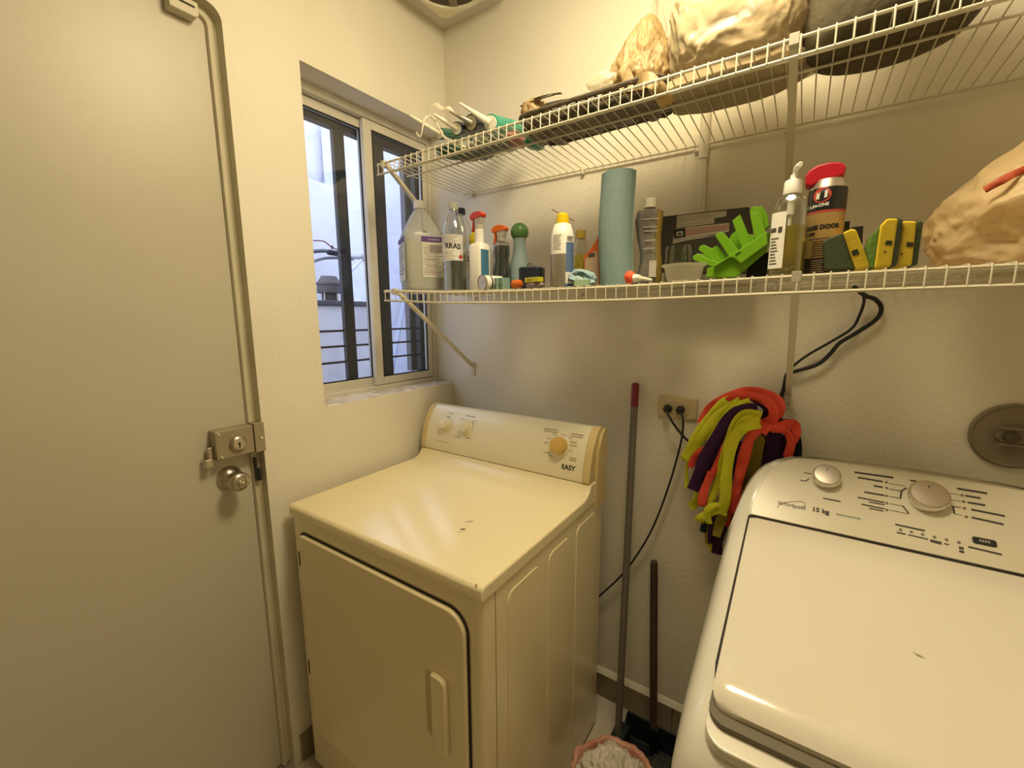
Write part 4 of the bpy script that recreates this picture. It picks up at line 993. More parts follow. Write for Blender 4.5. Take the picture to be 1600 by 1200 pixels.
# green rack
GRN = mat('lime_plastic', (.17, .40, .010), .4, sub=.12); GRND = mat('lime_plastic')
p = spot(1140, -.35); t = thing('green_rack', 'bright lime green plastic rack with angled fins', 'rack', p)
slab(MB(), [(1103, 433), (1105, 419), (1114, 417), (1142, 402), (1148, 404), (1156, 412), (1199, 386), (1199, 392), (1150, 433)], -.352, -.347).build('end_panel', GRN, t, world=True, bevel=.001)
slab(MB(), [(1113, 417), (1198, 362), (1199, 381), (1157, 412), (1148, 403), (1140, 402), (1118, 416)], -.362, -.352).build('front_rail', GRN, t, world=True, bevel=.002)
slab(MB(), [(1110, 432), (1116, 417), (1199, 366), (1199, 372), (1122, 432)], -.345, -.235).build('rack_floor', GRN, t, world=True, bevel=.001)
slab(MB(), [(1140, 432), (1205, 360), (1206, 372), (1150, 433)], -.24, -.232).build('back_panel', GRN, t, world=True, bevel=.001)
for q, y in (([(1133, 414), (1118, 419), (1083, 406), (1082, 400), (1089, 397)], -.335), ([(1145, 408), (1120, 412), (1091, 390), (1093, 385), (1099, 382), (1112, 388), (1121, 383)], -.325),
             ([(1160, 398), (1143, 407), (1117, 368), (1124, 362), (1131, 364)], -.335), ([(1160, 393), (1145, 402), (1131, 390), (1143, 366), (1155, 357)], -.29),
             ([(1177, 387), (1162, 396), (1144, 345), (1150, 340), (1156, 335), (1163, 352)], -.335), ([(1178, 380), (1160, 390), (1150, 372), (1155, 362), (1180, 368)], -.28),
             ([(1201, 372), (1182, 384), (1172, 338), (1177, 332), (1184, 332)], -.335), ([(1196, 365), (1180, 376), (1171, 330), (1176, 323), (1184, 322), (1190, 330)], -.28),
             ([(1202, 352), (1193, 360), (1184, 325), (1190, 321), (1199, 335)], -.26), ([(1130, 411), (1113, 418), (1085, 400), (1089, 396), (1105, 398)], -.28)):
    slab(MB(), q, y, y + .022).build('fin', GRN, t, world=True, bevel=.0012)
slab(MB(), [(1149, 397), (1157, 392.5), (1157, 395), (1149, 399.5)], -.3628, -.3622).build('rail_slot', mat('dark_green', (.01, .06, .01), .6), t, world=True)
p = spot(1187, -.24); t = thing('black_carton', 'black carton half hidden behind the green rack', 'box', p)
MB().box((-.028, 0, 0), (.022, .05, ht(1187, 395, p))).build('carton', BLACK, t, bevel=.001)
# pump bottle
p = spot(1226, -.345); t = thing('pump_bottle', 'clear pump bottle half full of yellow soap with white label', 'bottle', p, math.radians(-12))
h1 = ht(1232, 300, p); h2 = ht(1232, 283, p); h3 = ht(1237, 274, p); hl = ht(1226, 356, p)
P = [(.029, 0), (.032, .004), (.032, .05), (.031, hl), (.030, h1 - .032), (.024, h1 - .016), (.013, h1 - .004, 2), (.0125, h1, 2)]
sq(P, e=2.6, sy=.75).build('bottle_body', CLEAR, t)
sq([(.028, .003), (.0305, .006), (.0305, .05), (.0297, hl)], e=2.6, sy=.75).build('soap', mat('yellow_soap', (.36, .27, .02), .15, trans=.3, var=(25, (.28, .24, .03))), t)
MB().lathe([(.0155, h1 - .006), (.0160, h1 - .004), (.0150, h2 - .003), (.013, h2), (.006, h2 + .002), (.0055, h3)], 24).build('pump_collar', mat('bright_white'), t)
MB().cyl((0, 0, .02), (0, 0, h1 - .03), .0035, n=10).build('dip_tube', WHITE, t); MB().cyl((0, 0, h1 - .045), (0, 0, h1 - .008), .007, n=12).build('pump_barrel', WHITE, t)
MB().tube(spline([(.002, 0, h3 - .002), (.003, -.001, h3 + .008), (.008, -.010, h3 + .012), (.016, -.026, h3 + .010)], 4), [.0055] * 4 + [.0065] * 4 + [.006] * 4 + [.0045], 12, flat=.8).build('pump_head', mat('bright_white'), t)
def lb(u, v, o=.0008):
    th = -PI / 2 - .98 + u * .98; ca, sa = math.cos(th), math.sin(th); ee = 2 / 2.6
    return (math.copysign(abs(ca) ** ee, ca) * (.032 + o), math.copysign(abs(sa) ** ee, sa) * (.024 + o), v)
lt_ = ht(1215, 335, p)
mb = MB(); out = rrect(0, .012, 1, lt_, .0, 1)
mb.grid(lambda u, v: lb(u, .014 + (lt_ - .014) * v - (.012 if False else 0) * u), 12, 1).build('soap_label', LABEL, t)
mb = MB()
for i in range(9): z = .072 - i * .0062; mb.grid(lambda u, v: lb(.22 + u * (.55 - (i * 3 % 4) * .05), z + v * .0022, .0013), 6, 1)
mb.grid(lambda u, v: lb(.08 + u * .5, .086 + v * .008, .0013), 6, 1); mb.grid(lambda u, v: lb(.70 + u * .2, .084 + v * .011, .0013), 6, 1); mb.build('label_print', INK, t)['kind'] = 'stuff'
# lubricant can
p = spot(1280, -.275); t = thing('lubricant_can', 'black and tan garage door lubricant can with red cap', 'aerosol can', p)
r = .0335; h1 = ht(1280, 299, p); h2 = ht(1280, 285, p); h3 = ht(1270, 266, p); a = az(p); zb = ht(1280, 335, p)
MB().lathe([(r * .96, 0), (r, .003), (r, .034)], 36).build('can_foot', mat('can_dark_brown', (.035, .018, .014), .35), t)
MB().lathe([(r * 1.0, .034), (r * 1.0, zb)], 36, cap=False).build('can_band', mat('can_tan', (.42, .27, .10), .35, metal=.2), t)
MB().lathe([(r * 1.001, zb), (r, h1 - .002), (r * .97, h1)], 36).build('can_top_band', mat('can_black', (.012, .010, .010), .3), t)
MB().arc(r + .0004, zb - .002, zb + .0015, a - 1.4, a + 1.4, 20).build('red_line', mat('hazard_red'), t)
MB().lathe([(r * .98, h1), (r * .96, h1 + .003), (r * .80, h2 - .002), (r * .78, h2)], 36).build('can_shoulder', mat('tin'), t)
MB().prism([(-.040, h2 - .006), (-.032, h2 - .011), (-.018, h2 - .006), (-.004, h2), (.024, h2 + .002), (.026, h3 - .008), (.018, h3 + .002), (0, h3 + .006), (-.022, h3 + .004), (-.036, h3 - .004), (-.042, h3 - .014)], lambda u, v, w: (u, w, v), -.020, .020).build('red_cap', mat('cap_red', (.55, .012, .03), .35), t, bevel=.007, seg=4)
zc_ = (h1 + zb) / 2 + .008
MB().prism([(.0155 * math.cos(b), .0145 * math.sin(b)) for b in [i * PI / 12 for i in range(24)]], lambda u, v, w: (math.cos(a - .28 + u / r) * w, math.sin(a - .28 + u / r) * w, zc_ + v), r, r + .0008).build('red_roundel', mat('hazard_red'), t)
MB().prism([(-.010, -.007), (.009, -.005), (.0095, .009), (-.009, .006)], lambda u, v, w: (math.cos(a - .28 + u / r) * w, math.sin(a - .28 + u / r) * w, zc_ + v), r + .0005, r + .0011).build('roundel_box', LABEL, t)
ctext('3', r + .001, a - .28, zc_ - .0042, .0052, INKB, t, 'roundel_digit', .0002)
ctext('3-IN-ONE', r, a - .42, zb + .009, .036, LABEL, t, 'brand_lettering', .0007, tilt=.08)
ctext('GARAGE DOOR', r, a - .42, zb - .035, .084, INKB, t, 'product_lettering', .0012, tilt=.03)
ctext('LUBE', r, a - .72, zb - .046, .018, INKB, t, 'product_lettering', .0008)
lines(r + .0006, a - .55, a + .35, .038, .066, 7, mat('can_dark_brown'), t); lines(r + .0006, a - .50, a + .2, .006, .028, 6, mat('print_tan', (.45, .33, .2), .6), t, h=.0012)
MB().arc(r + .0006, zb - .0545, zb - .053, a - .8, a + .9, 10).build('rule_line', INK, t)
# sponge packs
SY = mat('sponge_yellow', (.92, .68, .02), .7, bump=(160, .6, .002), var=(40, (.82, .60, .02))); SG = mat('scour_green', (.030, .045, .014), .6, bump=(200, .5, .002)); SGB = mat('scour_bright', (.08, .16, .015), .7, bump=(150, .6, .002))
FILM = film('wrap_film', (.95, .95, .92), .06, .08)
for i, (lab_, yel, grn, g2, sqr, y) in enumerate((
    ('leftmost wrapped sponge, leaning left against the lubricant can', [(1317, 363), (1332, 357), (1338, 359), (1361, 418), (1337, 421)], [(1286, 379), (1292, 373), (1317, 363), (1337, 421), (1288, 422)], SG, [(1330, 392), (1340, 389), (1343, 397), (1333, 400)], -.345),
    ('middle wrapped sponge with a bright green back', [(1376, 352), (1386, 341), (1404, 341), (1393, 416), (1366, 420)], [(1354, 388), (1360, 368), (1376, 352), (1366, 420), (1360, 420)], SGB, [(1385, 376), (1394, 376), (1394, 383), (1383, 382)], -.355),
    ('rightmost wrapped sponge with a dark green right side', [(1411, 345), (1433, 345), (1425, 415), (1398, 416)], [(1433, 345), (1443, 345), (1434, 414), (1425, 415)], SG, [(1417, 378), (1428, 379), (1427, 386), (1416, 385)], -.345))):
    q = at(sum(a_ for a_, b_ in yel) / len(yel), 418, 'y', y); t = thing('sponge_pack', lab_, 'sponge', (q.x, y, q.z), 0, 'wrapped kitchen sponges on the lower shelf')
    slab(MB(), yel, y, y + .07).build('sponge', SY, t, world=True, bevel=.004, seg=3)
    slab(MB(), grn, y + .003, y + .072).build('scour_pad', g2, t, world=True, bevel=.003, seg=2)
    if i == 1: slab(MB(), [(1404, 340), (1411, 343), (1401, 415), (1393, 416)], y + .002, y + .07).build('dark_pad', SG, t, world=True, bevel=.002)
    slab(MB(), sqr, y - .0012, y - .0004).build('black_mark', INKB, t, world=True)
    dots = {0: [], 1: [(1383, 393, 1.6)], 2: [(1409, 397, 1.6)]}[i]
    for (a_, b_, r_) in dots: slab(MB(), [(a_ + r_ * math.cos(j * PI / 4), b_ + r_ * math.sin(j * PI / 4)) for j in range(8)], y - .0012, y - .0004).build('black_dot', INKB, t, world=True)
    gl = blob((0, 0, 0), (1, 1, 1), 20 + i, .0, 1, 2)
    cx_, cz_ = (min(a_ for a_, b_ in yel) + max(a_ for a_, b_ in yel)) / 2, 380
    P4 = [(a_ + (1.5 if a_ > cx_ else -1.5), b_ + (1.5 if b_ > cz_ else -2)) for a_, b_ in yel]
    slab(MB(), P4, y - .0022, y - .0018).build('plastic_wrap', FILM, t, world=True)
for px, pts, lb_ in ((1318, [(1306, 349), (1328, 345), (1324, 425), (1300, 425)], 'black card behind the leftmost sponge, the taller one'), (1340, [(1331, 355), (1349, 353), (1345, 425), (1333, 425)], 'black card peeking out right of the leftmost sponge')):
    q = at(px, 424, 'y', -.25); t = thing('black_card', lb_, 'card', (q.x, -.25, q.z))
    slab(MB(), pts, -.255, -.25).build('card', BLACK, t, world=True)
# beige bag with orange drawstring
q = spot(1580, -.24); t = thing('drawstring_bag', 'crumpled translucent beige bag with orange drawstring at shelf end', 'bag', q)
BEI = mat('beige_film_bag', (.86, .68, .40), .4, sub=.45, bump=(18, .5, .01), var=(7, (.80, .66, .42)))
def shp(p_):
    k = max(0., min(1., (p_.z + .12) / .26)); p_.x = p_.x * (1.12 - .42 * k) + .05 * k; return p_
blob((.065, .015, .118), (.205, .155, .150), 3, .15, 1.4, 6, oct=4, floor=.001, shape=shp, ridge=.75).build('bag_body', BEI, t, smooth=3)
mb = MB(); ribbon(mb, [at(1538, 297, 'y', -.34) - q, at(1560, 285, 'y', -.345) - q, at(1580, 274, 'y', -.345) - q, at(1602, 264, 'y', -.34) - q, at(1640, 245, 'y', -.32) - q], .013, .005, (0, -1, .3), seed=1, twist=.2)
mb.build('drawstring', mat('drawstring_orange', (.42, .06, .015), .6), t)

# ================================================================== things on the upper shelf
def uspot(px, y): return spot(px, y, deck_up, 150)
U = lambda px, py, y: at(px, py, 'y', y)
# tray of caulk cartridges
TEAL = mat('teal_packet', (.02, .26, .19), .35); DGREEN = mat('dark_green_packet', (.015, .11, .055), .4)
q = uspot(760, -.30); tr = thing('caulk_sack', 'thin clear sack under the caulk tubes holding green packets', 'bag', q)
def lumps(cx_, cy_, n, m_, nm, sd, sc_=1.):
    for i in range(n):
        c_ = (cx_ + (i - n / 2) * .05 * sc_, cy_ + .012 * math.sin(i * 2.), .017)
        blob(c_, (.040, .055, .018), sd + i, .18, 3, 3, floor=.001).build(nm, m_, tr)
lumps(.0, .02, 4, mat('mottled_packet', (.20, .17, .13), .35, trans=.15, var=(20, (.12, .14, .09))), 'mottled_packet', 30)
blob((-.12, -.02, .016), (.05, .06, .016), 41, .15, 3, 3, floor=.001).build('green_packet', DGREEN, tr)
blob((.125, .07, .015), (.028, .045, .014), 42, .15, 3, 3, floor=.001).build('teal_packet', TEAL, tr)
blob((.085, .03, .020), (.022, .05, .018), 43, .15, 3, 3, floor=.001).build('pink_packet', mat('pink_packet', (.50, .13, .13), .4), tr)
blob((-.005, .0, .018), (.150, .090, .020), 44, .12, 4, 4, floor=.0005).build('clear_film', film('sack_film', (.88, .92, .88), .04, .12, .2), tr)
def cart(tip, base, end, rn, rb, mb_, mn, lab_, cat_='caulk tube', extra=None):
    tip, base, end = U(*tip), U(*base), U(*end); d = (end - base).normalized()
    t = thing('caulk_tube', lab_, cat_, base, 0, 'caulk tubes on the upper shelf')
    L0 = (end - base).length
    MB().cyl(base, base + d * L0, rb, rb, 24).build('cartridge', mb_, t, world=True)
    MB().tube([tip, tip + (base - tip) * .25, base - (base - tip) * .02, base], [.0028, .0048, rn, rn * 1.25], 14).build('nozzle', mn, t, world=True, smooth=.9)
    MB().tube([base - d * .004, base + d * .002], [rb * .84, rb * .84], 24).build('end_ring', mn, t, world=True)
    return t
WN = mat('nozzle_white', (.82, .76, .60), .4)
cart((640, 180, -.42), (687, 209, -.33), (735, 212, -.13), .0075, .0165, mat('cartridge_dark_green', (.02, .12, .07), .35), WN, 'leftmost caulk tube, its white nozzle pointing over the window')
cart((677, 178, -.40), (714, 201, -.33), (762, 205, -.12), .0085, .019, mat('cartridge_navy', (.01, .025, .09), .3), WN, 'second caulk tube from the left, with dark blue body')
cart((702, 173, -.38), (736, 192, -.31), (790, 198, -.10), .0090, .0235, mat('cartridge_black', (.015, .015, .025), .25), mat('nozzle_grey', (.42, .38, .30), .3, metal=.5), 'dark caulk tube with grey nozzle, third from the left')
cart((718, 161, -.37), (767, 193, -.32), (818, 205, -.12), .0115, .0245, mat('cartridge_teal', (.02, .30, .22), .3), mat('nozzle_bright', (.86, .82, .68), .35), 'rightmost caulk tube, teal with the longest white nozzle')
t = thing('curled_wire', 'cream curled plastic strip hooked over the caulk tubes', 'strip', U(652, 212, -.40))
mb = MB(); ribbon(mb, [U(650, 207, -.40), U(657, 213, -.40), U(660, 200, -.40), (U(663, 186, -.39)), U(670, 181, -.38), U(678, 186, -.38), U(686, 200, -.39), U(694, 214, -.40), U(710, 222, -.41), U(728, 231, -.415)], .007, .002, (0, -1, 0), seed=4); mb.build('strip_loop', WN, t, world=True)
mb = MB(); ribbon(mb, [U(669, 181, -.37), U(672, 170, -.37), U(680, 163, -.37), U(688, 168, -.37), U(693, 171, -.37), U(700, 169, -.37), U(708, 176, -.37)], .011, .003, (0, -1, .4), seed=6); mb.build('strip_crest', WN, t, world=True)
# brown basket with strap and beige bag
q = uspot(945, -.24); t = thing('woven_basket', 'low dark brown woven basket with black strap on the upper shelf', 'basket', q)
BR = mat('basket_brown', (.11, .083, .052), .75, bump=(90, .8, .004), var=(30, (.06, .045, .028)))
x0, x1, y0, y1 = -.195, .185, -.135, .035
MB().prism(rrect(x0 + .012, y0 + .012, x1 - .012, y1 - .01, .03, 5), lambda u, v, w: (u, v, w), .006, .010).build('basket_base', BR, t)
for i in range(5): blob((x0 + .05 + i * .07, (y0 + y1) / 2, .010), (.055, .078, .012), 170 + i, .5, 3.2, 4, floor=.0005, oct=4).build('crumpled_liner', mat('brown_liner', (.20, .16, .115), .5, var=(30, (.09, .07, .05))), t)
for k in range(2):
    z = .009 + k * .0110; g = .0025 * k
    P = [(a_, b_, z + (.0015 if (i % 2) else -.0015)) for i, (a_, b_) in enumerate(rrect(x0 + .01 - g * .6, y0 + .01 - g * .6, x1 - .01 + g * .6, y1 - .01 + g * .6, .03, 5))]
    MB().tube(P + [P[0]], .0062, 8, caps=False).build('basket_band', BR, t)
for i in range(14):
    x = x0 + .03 + i * (x1 - x0 - .06) / 13
    for (yy, s) in ((y0 + .008, -1), (y1 - .008, 1)): MB().tube([(x, yy + .004 * -s, .004), (x, yy + .004 * s, .015), (x, yy + .006 * s, .030)], .004, 6).build('basket_stake', BR, t)
MB().tube([(a_, b_, .031) for a_, b_ in rrect(x0, y0, x1, y1, .032, 5)] + [(x1 - .0, y0 + .0, .08)][:0] + [(rrect(x0, y0, x1, y1, .032, 5)[0][0], rrect(x0, y0, x1, y1, .032, 5)[0][1], .031)], .006, 8, caps=False).build('basket_rim', BR, t)
mb = MB(); ribbon(mb, [U(836, 168, -.33) - q, U(870, 160, -.31) - q, U(905, 155, -.30) - q, U(930, 147, -.29) - q, U(955, 133, -.28) - q, U(983, 118, -.27) - q, U(992, 130, -.26) - q], .012, .004, (0, -1, .3), seed=1)
mb.build('strap', BLACK, t)
blob((-.02, -.03, .024), (.15, .07, .020), 51, .2, 3, 4).build('basket_contents', mat('dark_cloth', (.03, .026, .02), .85), t)
BB = mat('beige_thin_bag', (.57, .43, .22), .4, sub=.45, bump=(22, .5, .008), var=(9, (.55, .40, .2)))
q2 = q + Vector((.118, -.045, .075)); t = thing('beige_bag', 'crumpled beige grocery bag draped over the right end of the basket', 'bag', q2)
def peak(p_):
    k = max(0, p_.z + .02) / .14; p_.x = p_.x * (1 - .55 * min(1, k)) + .015 * k; p_.y *= (1 - .4 * min(1, k)); return p_
blob((-.012, 0, .012), (.085, .060, .110), 61, .28, 2.2, 6, oct=4, shape=peak, ridge=.8, floor=-.025).build('bag_body', BB, t, smooth=3)
mb = MB(); ribbon(mb, [(-.03, -.05, .0), (-.012, -.075, -.045), (.02, -.095, -.05), (.06, -.105, -.07), (.075, -.05, -.096)], .034, .004, (0, -1, .2), seed=2, twist=.5); mb.build('bag_flap', BB, t)
blob((-.075, -.085, -.020), (.036, .012, .022), 62, .2, 3, 4).build('pale_scrap', mat('pale_film', (.74, .68, .52), .35, trans=.55), t)
t = thing('beige_scrap_bag', 'folded beige plastic and grey slips at the left end of the basket', 'bag', uspot(845, -.32) + Vector((0, 0, .048)))
blob((-.012, 0, -.005), (.036, .05, .040), 63, .22, 3, 4, ridge=.8).build('folded_film', BB, t, smooth=3)
mb = MB()
ribbon(mb, [(-.035, -.03, .022), (.02, -.03, .026), (.075, -.02, .024)], .020, .002, (0, -.3, 1), seed=1); mb.build('grey_slip', mat('slip_grey', (.30, .26, .18), .6), t)
mb = MB(); ribbon(mb, [(-.040, -.035, .016), (.01, -.035, .019), (.055, -.03, .020)], .020, .002, (0, -.3, 1), seed=4); mb.build('grey_slip', mat('slip_grey'), t)
# big clear bag of cream cloth
q = uspot(1138, -.275); t = thing('clear_bag', 'big clear plastic bag of pale cloths on the upper shelf', 'bag', q)
blob((.012, .0, .110), (.13, .108, .12), 71, .20, 2.0, 6, oct=4, floor=.003, box=.4, ridge=.55).build('pale_cloths', mat('cream_cloth', (.46, .38, .25), .9, bump=(14, .5, .015), var=(6, (.48, .38, .24))), t, smooth=3)
blob((0, .012, .018), (.150, .096, .022), 77, .12, 2.5, 4, floor=.001, box=.6).build('folded_cloth', mat('cream_cloth'), t)
blob((.070, -.035, .15), (.06, .055, .07), 72, .15, 3, 4, ridge=.6).build('pink_cloth', mat('pinkish_cloth', (.62, .46, .42), .9, bump=(20, .4, .008)), t, smooth=3)
blob((-.002, -.005, .185), (.152, .120, .205), 73, .14, 2.0, 6, oct=4, floor=.0008, box=.6, ridge=.9).build('bag_film', film('bag_film', (.97, .96, .93), .015, .22, .16), t, smooth=3)
blob((.125, .02, .020), (.040, .035, .035), 74, .2, 3, 3, floor=.001).build('bag_corner', mat('hazy_film', (.5, .46, .36), .3, trans=.35), t)
# dark bowl-shaped basket
q = uspot(1372, -.285); t = thing('dark_hamper', 'large dark olive soft round basket at the right of the upper shelf', 'basket', q)
OL = mat('olive_canvas', (.115, .096, .055), .85, bump=(60, .6, .004), var=(5, (.065, .052, .028)))
MB().lathe([(.100, .001), (.118, .004), (.130, .020), (.138, .060), (.143, .105), (.144, .108)], 56, sx=.98, sy=.86, cap=True).build('basket_body', OL, t, smooth=.9)
MB().lathe([(.1445, .104), (.1475, .106), (.1475, .122), (.144, .124)], 56, sx=.98, sy=.86, cap=False).build('seam_band', mat('olive_dark', (.04, .032, .018), .8), t)
MB().lathe([(.144, .122), (.140, .180), (.130, .235), (.100, .27), (.04, .285)], 56, sx=.98, sy=.86).build('basket_cover', mat('olive_light', (.17, .145, .085), .85, bump=(60, .5, .004), var=(6, (.13, .11, .06))), t, smooth=.9)

# ================================================================== colourful mop
mp = thing('strip_mop', 'mop head of lime, coral and purple cloth strips hanging on the wall', 'mop', A(1190, 660, -.05))
LIME = mat('strip_lime', (.72, .72, .03), .9, bump=(300, .6, .002), var=(20, (.60, .62, .02))); CORAL = mat('strip_coral', (.86, .10, .055), .9, bump=(300, .6, .002), var=(20, (.68, .06, .03))); PUR = mat('strip_purple', (.04, .008, .06), .9, bump=(300, .6, .002)); NAV = mat('strip_navy', (.006, .014, .03), .9)
MUS = mat('strip_mustard', (.33, .27, .03), .9)
def st(m_, w_, pts, th=.008, s=0):
    mb = MB(); ribbon(mb, [A(*p_) for p_ in pts], w_, th, (0, -1, 0), k=6, seed=s, twist=.22); mb.build('mop_strip', m_, mp, world=True, smooth=1.2)
K = (1188, 662)
st(CORAL, .030, [(1188, 665, -.07), (1212, 650, -.07), (1215, 628, -.065), (1195, 616, -.06), (1165, 613, -.055), (1135, 622, -.05), (1110, 640, -.05), (1095, 662, -.045)], s=1)
st(CORAL, .026, [(1185, 668, -.08), (1207, 655, -.085), (1206, 635, -.08), (1188, 622, -.075), (1160, 618, -.07), (1138, 628, -.06)], s=2)
st(PUR, .026, [(1190, 668, -.05), (1200, 640, -.05), (1185, 625, -.05), (1160, 620, -.045), (1125, 640, -.045), (1108, 670, -.045)], s=3)
st(LIME, .022, [(1150, 622, -.06), (1128, 630, -.06), (1105, 655, -.06), (1085, 685, -.055), (1067, 718, -.05)], s=4)
st(LIME, .030, [(1158, 628, -.075), (1135, 640, -.08), (1112, 662, -.075), (1092, 690, -.07), (1070, 716, -.06)], s=5)
st(LIME, .018, [(1172, 626, -.085), (1150, 634, -.09), (1135, 648, -.085), (1120, 670, -.08), (1108, 690, -.07)], s=6)
st(PUR, .034, [(1183, 640, -.09), (1160, 640, -.095), (1140, 655, -.095), (1118, 685, -.09), (1100, 720, -.085), (1090, 745, -.08), (1083, 766, -.08)], s=7)
st(PUR, .028, [(1180, 648, -.08), (1150, 655, -.085), (1125, 690, -.08), (1108, 730, -.075), (1092, 768, -.07)], s=17)
st(CORAL, .022, [(1110, 700, -.07), (1090, 710, -.068), (1078, 730, -.065)], s=8)
st(LIME, .012, [(1078, 700, -.055), (1073, 735, -.05), (1073, 762, -.05)], s=9)
st(LIME, .020, [(1190, 648, -.10), (1165, 646, -.105), (1148, 660, -.10), (1138, 690, -.095), (1126, 730, -.09), (1116, 770, -.09), (1104, 800, -.09)], s=10)
st(MUS, .022, [(1150, 680, -.07), (1125, 700, -.07), (1110, 735, -.065)], s=11)
st(CORAL, .020, [(1135, 690, -.085), (1122, 725, -.085), (1108, 750, -.09), (1098, 775, -.095), (1096, 790, -.09)], s=12)
st(CORAL, .024, [(1112, 738, -.098), (1101, 765, -.10), (1097, 788, -.10)], s=22)
st(LIME, .030, [(1187, 660, -.115), (1163, 668, -.12), (1144, 690, -.12), (1138, 720, -.118), (1134, 755, -.115), (1132, 785, -.11), (1126, 803, -.105)], s=13)
st(LIME, .020, [(1186, 656, -.10), (1170, 654, -.115), (1155, 664, -.11), (1146, 690, -.105)], s=14)
st(CORAL, .028, [(1190, 668, -.10), (1174, 680, -.11), (1165, 705, -.11), (1156, 740, -.105), (1148, 775, -.10), (1143, 800, -.09)], s=15)
st(MUS, .040, [(1186, 680, -.06), (1178, 710, -.06), (1170, 745, -.055), (1155, 780, -.05)], s=16)
st(PUR, .040, [(1152, 690, -.075), (1150, 730, -.07), (1140, 780, -.065), (1132, 820, -.06)], s=18)
st(PUR, .045, [(1205, 672, -.06), (1206, 700, -.055), (1200, 740, -.05), (1190, 780, -.05)], s=19)
st(PUR, .045, [(1222, 680, -.045), (1222, 710, -.045), (1215, 745, -.045)], s=29)
st(CORAL, .026, [(1192, 666, -.09), (1215, 668, -.085), (1238, 662, -.075), (1243, 672, -.07), (1236, 690, -.065)], s=20)
st(CORAL, .020, [(1205, 670, -.08), (1225, 672, -.08), (1236, 690, -.075), (1230, 715, -.07)], s=21)
st(NAV, .020, [(1212, 668, -.06), (1228, 660, -.06), (1240, 668, -.055), (1246, 700, -.05), (1244, 735, -.045)], s=25)
st(LIME, .026, [(1128, 790, -.10), (1112, 800, -.11), (1098, 808, -.11), (1092, 814, -.10)], s=23)
st(LIME, .020, [(1134, 795, -.105), (1118, 790, -.11), (1105, 800, -.115), (1108, 818, -.11)], s=24)
st(LIME, .026, [(1092, 770, -.05), (1086, 785, -.05), (1078, 792, -.05)], s=26)
st(MUS, .026, [(1132, 800, -.08), (1124, 820, -.08), (1119, 838, -.08)], s=27)
st(MUS, .020, [(1108, 800, -.06), (1106, 830, -.055), (1108, 850, -.05)], s=28)
st(NAV, .018, [(1105, 800, -.07), (1100, 820, -.065), (1098, 830, -.06)], s=30)
st(PUR, .018, [(1118, 800, -.065), (1112, 825, -.06), (1110, 848, -.055)], s=31)
st(CORAL, .028, [(1143, 780, -.07), (1136, 805, -.07), (1131, 820, -.065)], s=32)
st(LIME, .018, [(1112, 835, -.05), (1110, 850, -.045), (1113, 862, -.04)], s=33)
st(PUR, .030, [(1128, 820, -.055), (1122, 845, -.05), (1120, 865, -.045)], s=34)
mb = MB(); kc = A(1190, 667, -.095)
MB().tube([kc + Vector((-.020, 0, .012)), kc, kc + Vector((.018, 0, -.008))], [.017, .013, .017], 14).build('binding_knot', CORAL, mp, world=True)
MB().cyl(A(1205, 640, -.001), A(1205, 640, -.05), .005, n=10).build('wall_hook', BLKMET, mp, world=True)

# ================================================================== broom, dustpan, bin, sack on the floor
t = thing('broom', 'grey pole broom with dark red tip leaning between dryer and mop', 'broom', (.875, -.20, .0))
top, bot = A(993, 598, -.018), A(965, 1163, -.20)
d = (bot - top).normalized(); grip = top + d * .075
MB().cyl(grip, bot, .0115, .0115, 16).build('pole', mat('broom_grey', (.16, .145, .12), .35, metal=.2), t, world=True)
MB().tube([top, top + d * .008, grip, grip + d * .004], [.008, .0125, .0125, .0122], 16).build('grip', mat('dark_red_grip', (.20, .008, .02), .4), t, world=True)
hb_ = Vector((bot.x, bot.y, 0))
MB().prism([(-.10, .065), (-.05, .085), (.05, .085), (.10, .065), (.10, .050), (-.10, .050)], lambda u, v, w: (w, u * .75, v), -.022, .022).build('broom_head', mat('broom_navy', (.006, .012, .02), .6), t, bevel=.006)
for i in range(18):
    x = -.07 + i * .0082; MB().tube([(0, x, .052), (-.004, x * 1.12, .028), (.004 * math.sin(i), x * 1.2, .002)], [.006, .007, .0075], 6, flat=2.2).build('bristle_tuft', mat('bristle_navy', (.012, .025, .04), .8), t)
top, bot = A(1022, 875, -.03), A(1021, 1108, -.16)
t = thing('dustpan', 'black dustpan with upright dark brown handle by the washer', 'dustpan', (bot.x, bot.y, 0))
d = (bot - top).normalized()
MB().tube([top, top + d * .005, top + d * .014, bot - d * .12, bot + d * .05], [.006, .0105, .0125, .0125, .0115], 14).build('handle', mat('dark_brown_wood', (.045, .022, .013), .5, var=(12, (.03, .016, .01))), t, world=True)
DP = mat('dustpan_black', (.012, .016, .020), .25)
MB().prism([(-.115, .004), (.02, .001), (.055, .004), (.055, .10), (.048, .10), (.045, .012), (-.115, .010)], lambda u, v, w: (w, u - .0, v), -.10, .10).build('pan', DP, t, bevel=.002)
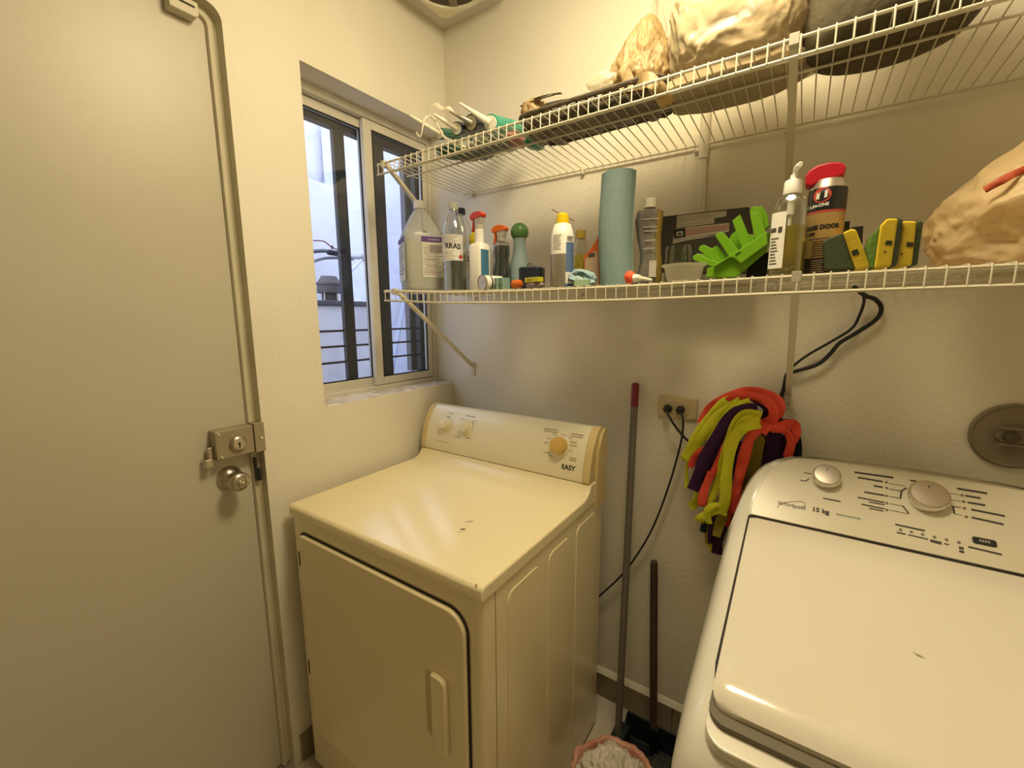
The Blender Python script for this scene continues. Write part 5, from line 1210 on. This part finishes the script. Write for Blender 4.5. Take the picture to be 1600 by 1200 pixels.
for s in (-1, 1): MB().prism([(-.11, .004), (.05, .004), (.05, .09), (.01, .06)], lambda u, v, w: (w, u, v), s * .10 - .002, s * .10 + .002).build('pan_side', DP, t)
MB().cyl((0, .03, .02), (0, .03, .11), .014, n=12).build('handle_socket', DP, t)
q = at(1015, 1165, 'z', .05); t = thing('dark_sack', 'crumpled dark plastic sack on the floor beside the washer', 'bag', (1.035, -.33, 0))
blob((0, 0, .06), (.075, .13, .075), 81, .4, 3, 6, oct=4, floor=.001, ridge=.8).build('sack_body', mat('dark_sack_plastic', (.018, .022, .025), .22, var=(8, (.05, .05, .045)), bump=(20, .6, .01)), t, smooth=3)
BC = Vector((.975, -.512, 0)); t = thing('lined_bin', 'small waste bin lined with pink bag at the bottom edge', 'bin', BC)
MB().lathe([(.085, .0), (.088, .004), (.108, .265), (.111, .27)], 36, cap=True).build('bin_body', mat('bin_beige', (.45, .36, .25), .5), t)
PK = mat('pink_film', (.62, .27, .19), .35, sub=.4, bump=(25, .5, .006), var=(12, (.70, .40, .30)))
def liner(u, v):
    th = u * 2 * PI; prof_ = [(.118, .150), (.120, .22), (.122, .275), (.116, .302), (.106, .300), (.098, .28), (.092, .24), (.085, .18)]
    k = v * (len(prof_) - 1); i = min(int(k), len(prof_) - 2); f_ = k - i
    r = prof_[i][0] * (1 - f_) + prof_[i + 1][0] * f_; z = prof_[i][1] * (1 - f_) + prof_[i + 1][1] * f_
    w_ = noise.noise(Vector((math.cos(th) * 3, math.sin(th) * 3, v * 2))) * .007 + .0012 * math.sin(th * 17 + v * 3) + .0008 * math.sin(th * 31)
    return ((r + w_) * math.cos(th), (r + w_) * math.sin(th), z + w_ * .8)
MB().grid(liner, 140, 21).build('bin_liner', PK, t, smooth=3)
t2 = thing('white_bag', 'white crumpled plastic bag stuffed inside the lined bin', 'bag', BC + Vector((-.004, .01, .20)))
blob((-.002, -.004, .055), (.088, .086, .090), 91, .32, 2.4, 6, oct=4, ridge=.85).build('bag_body', mat('white_film', (.66, .60, .52), .35, sub=.25, bump=(25, .5, .008)), t2, smooth=3)
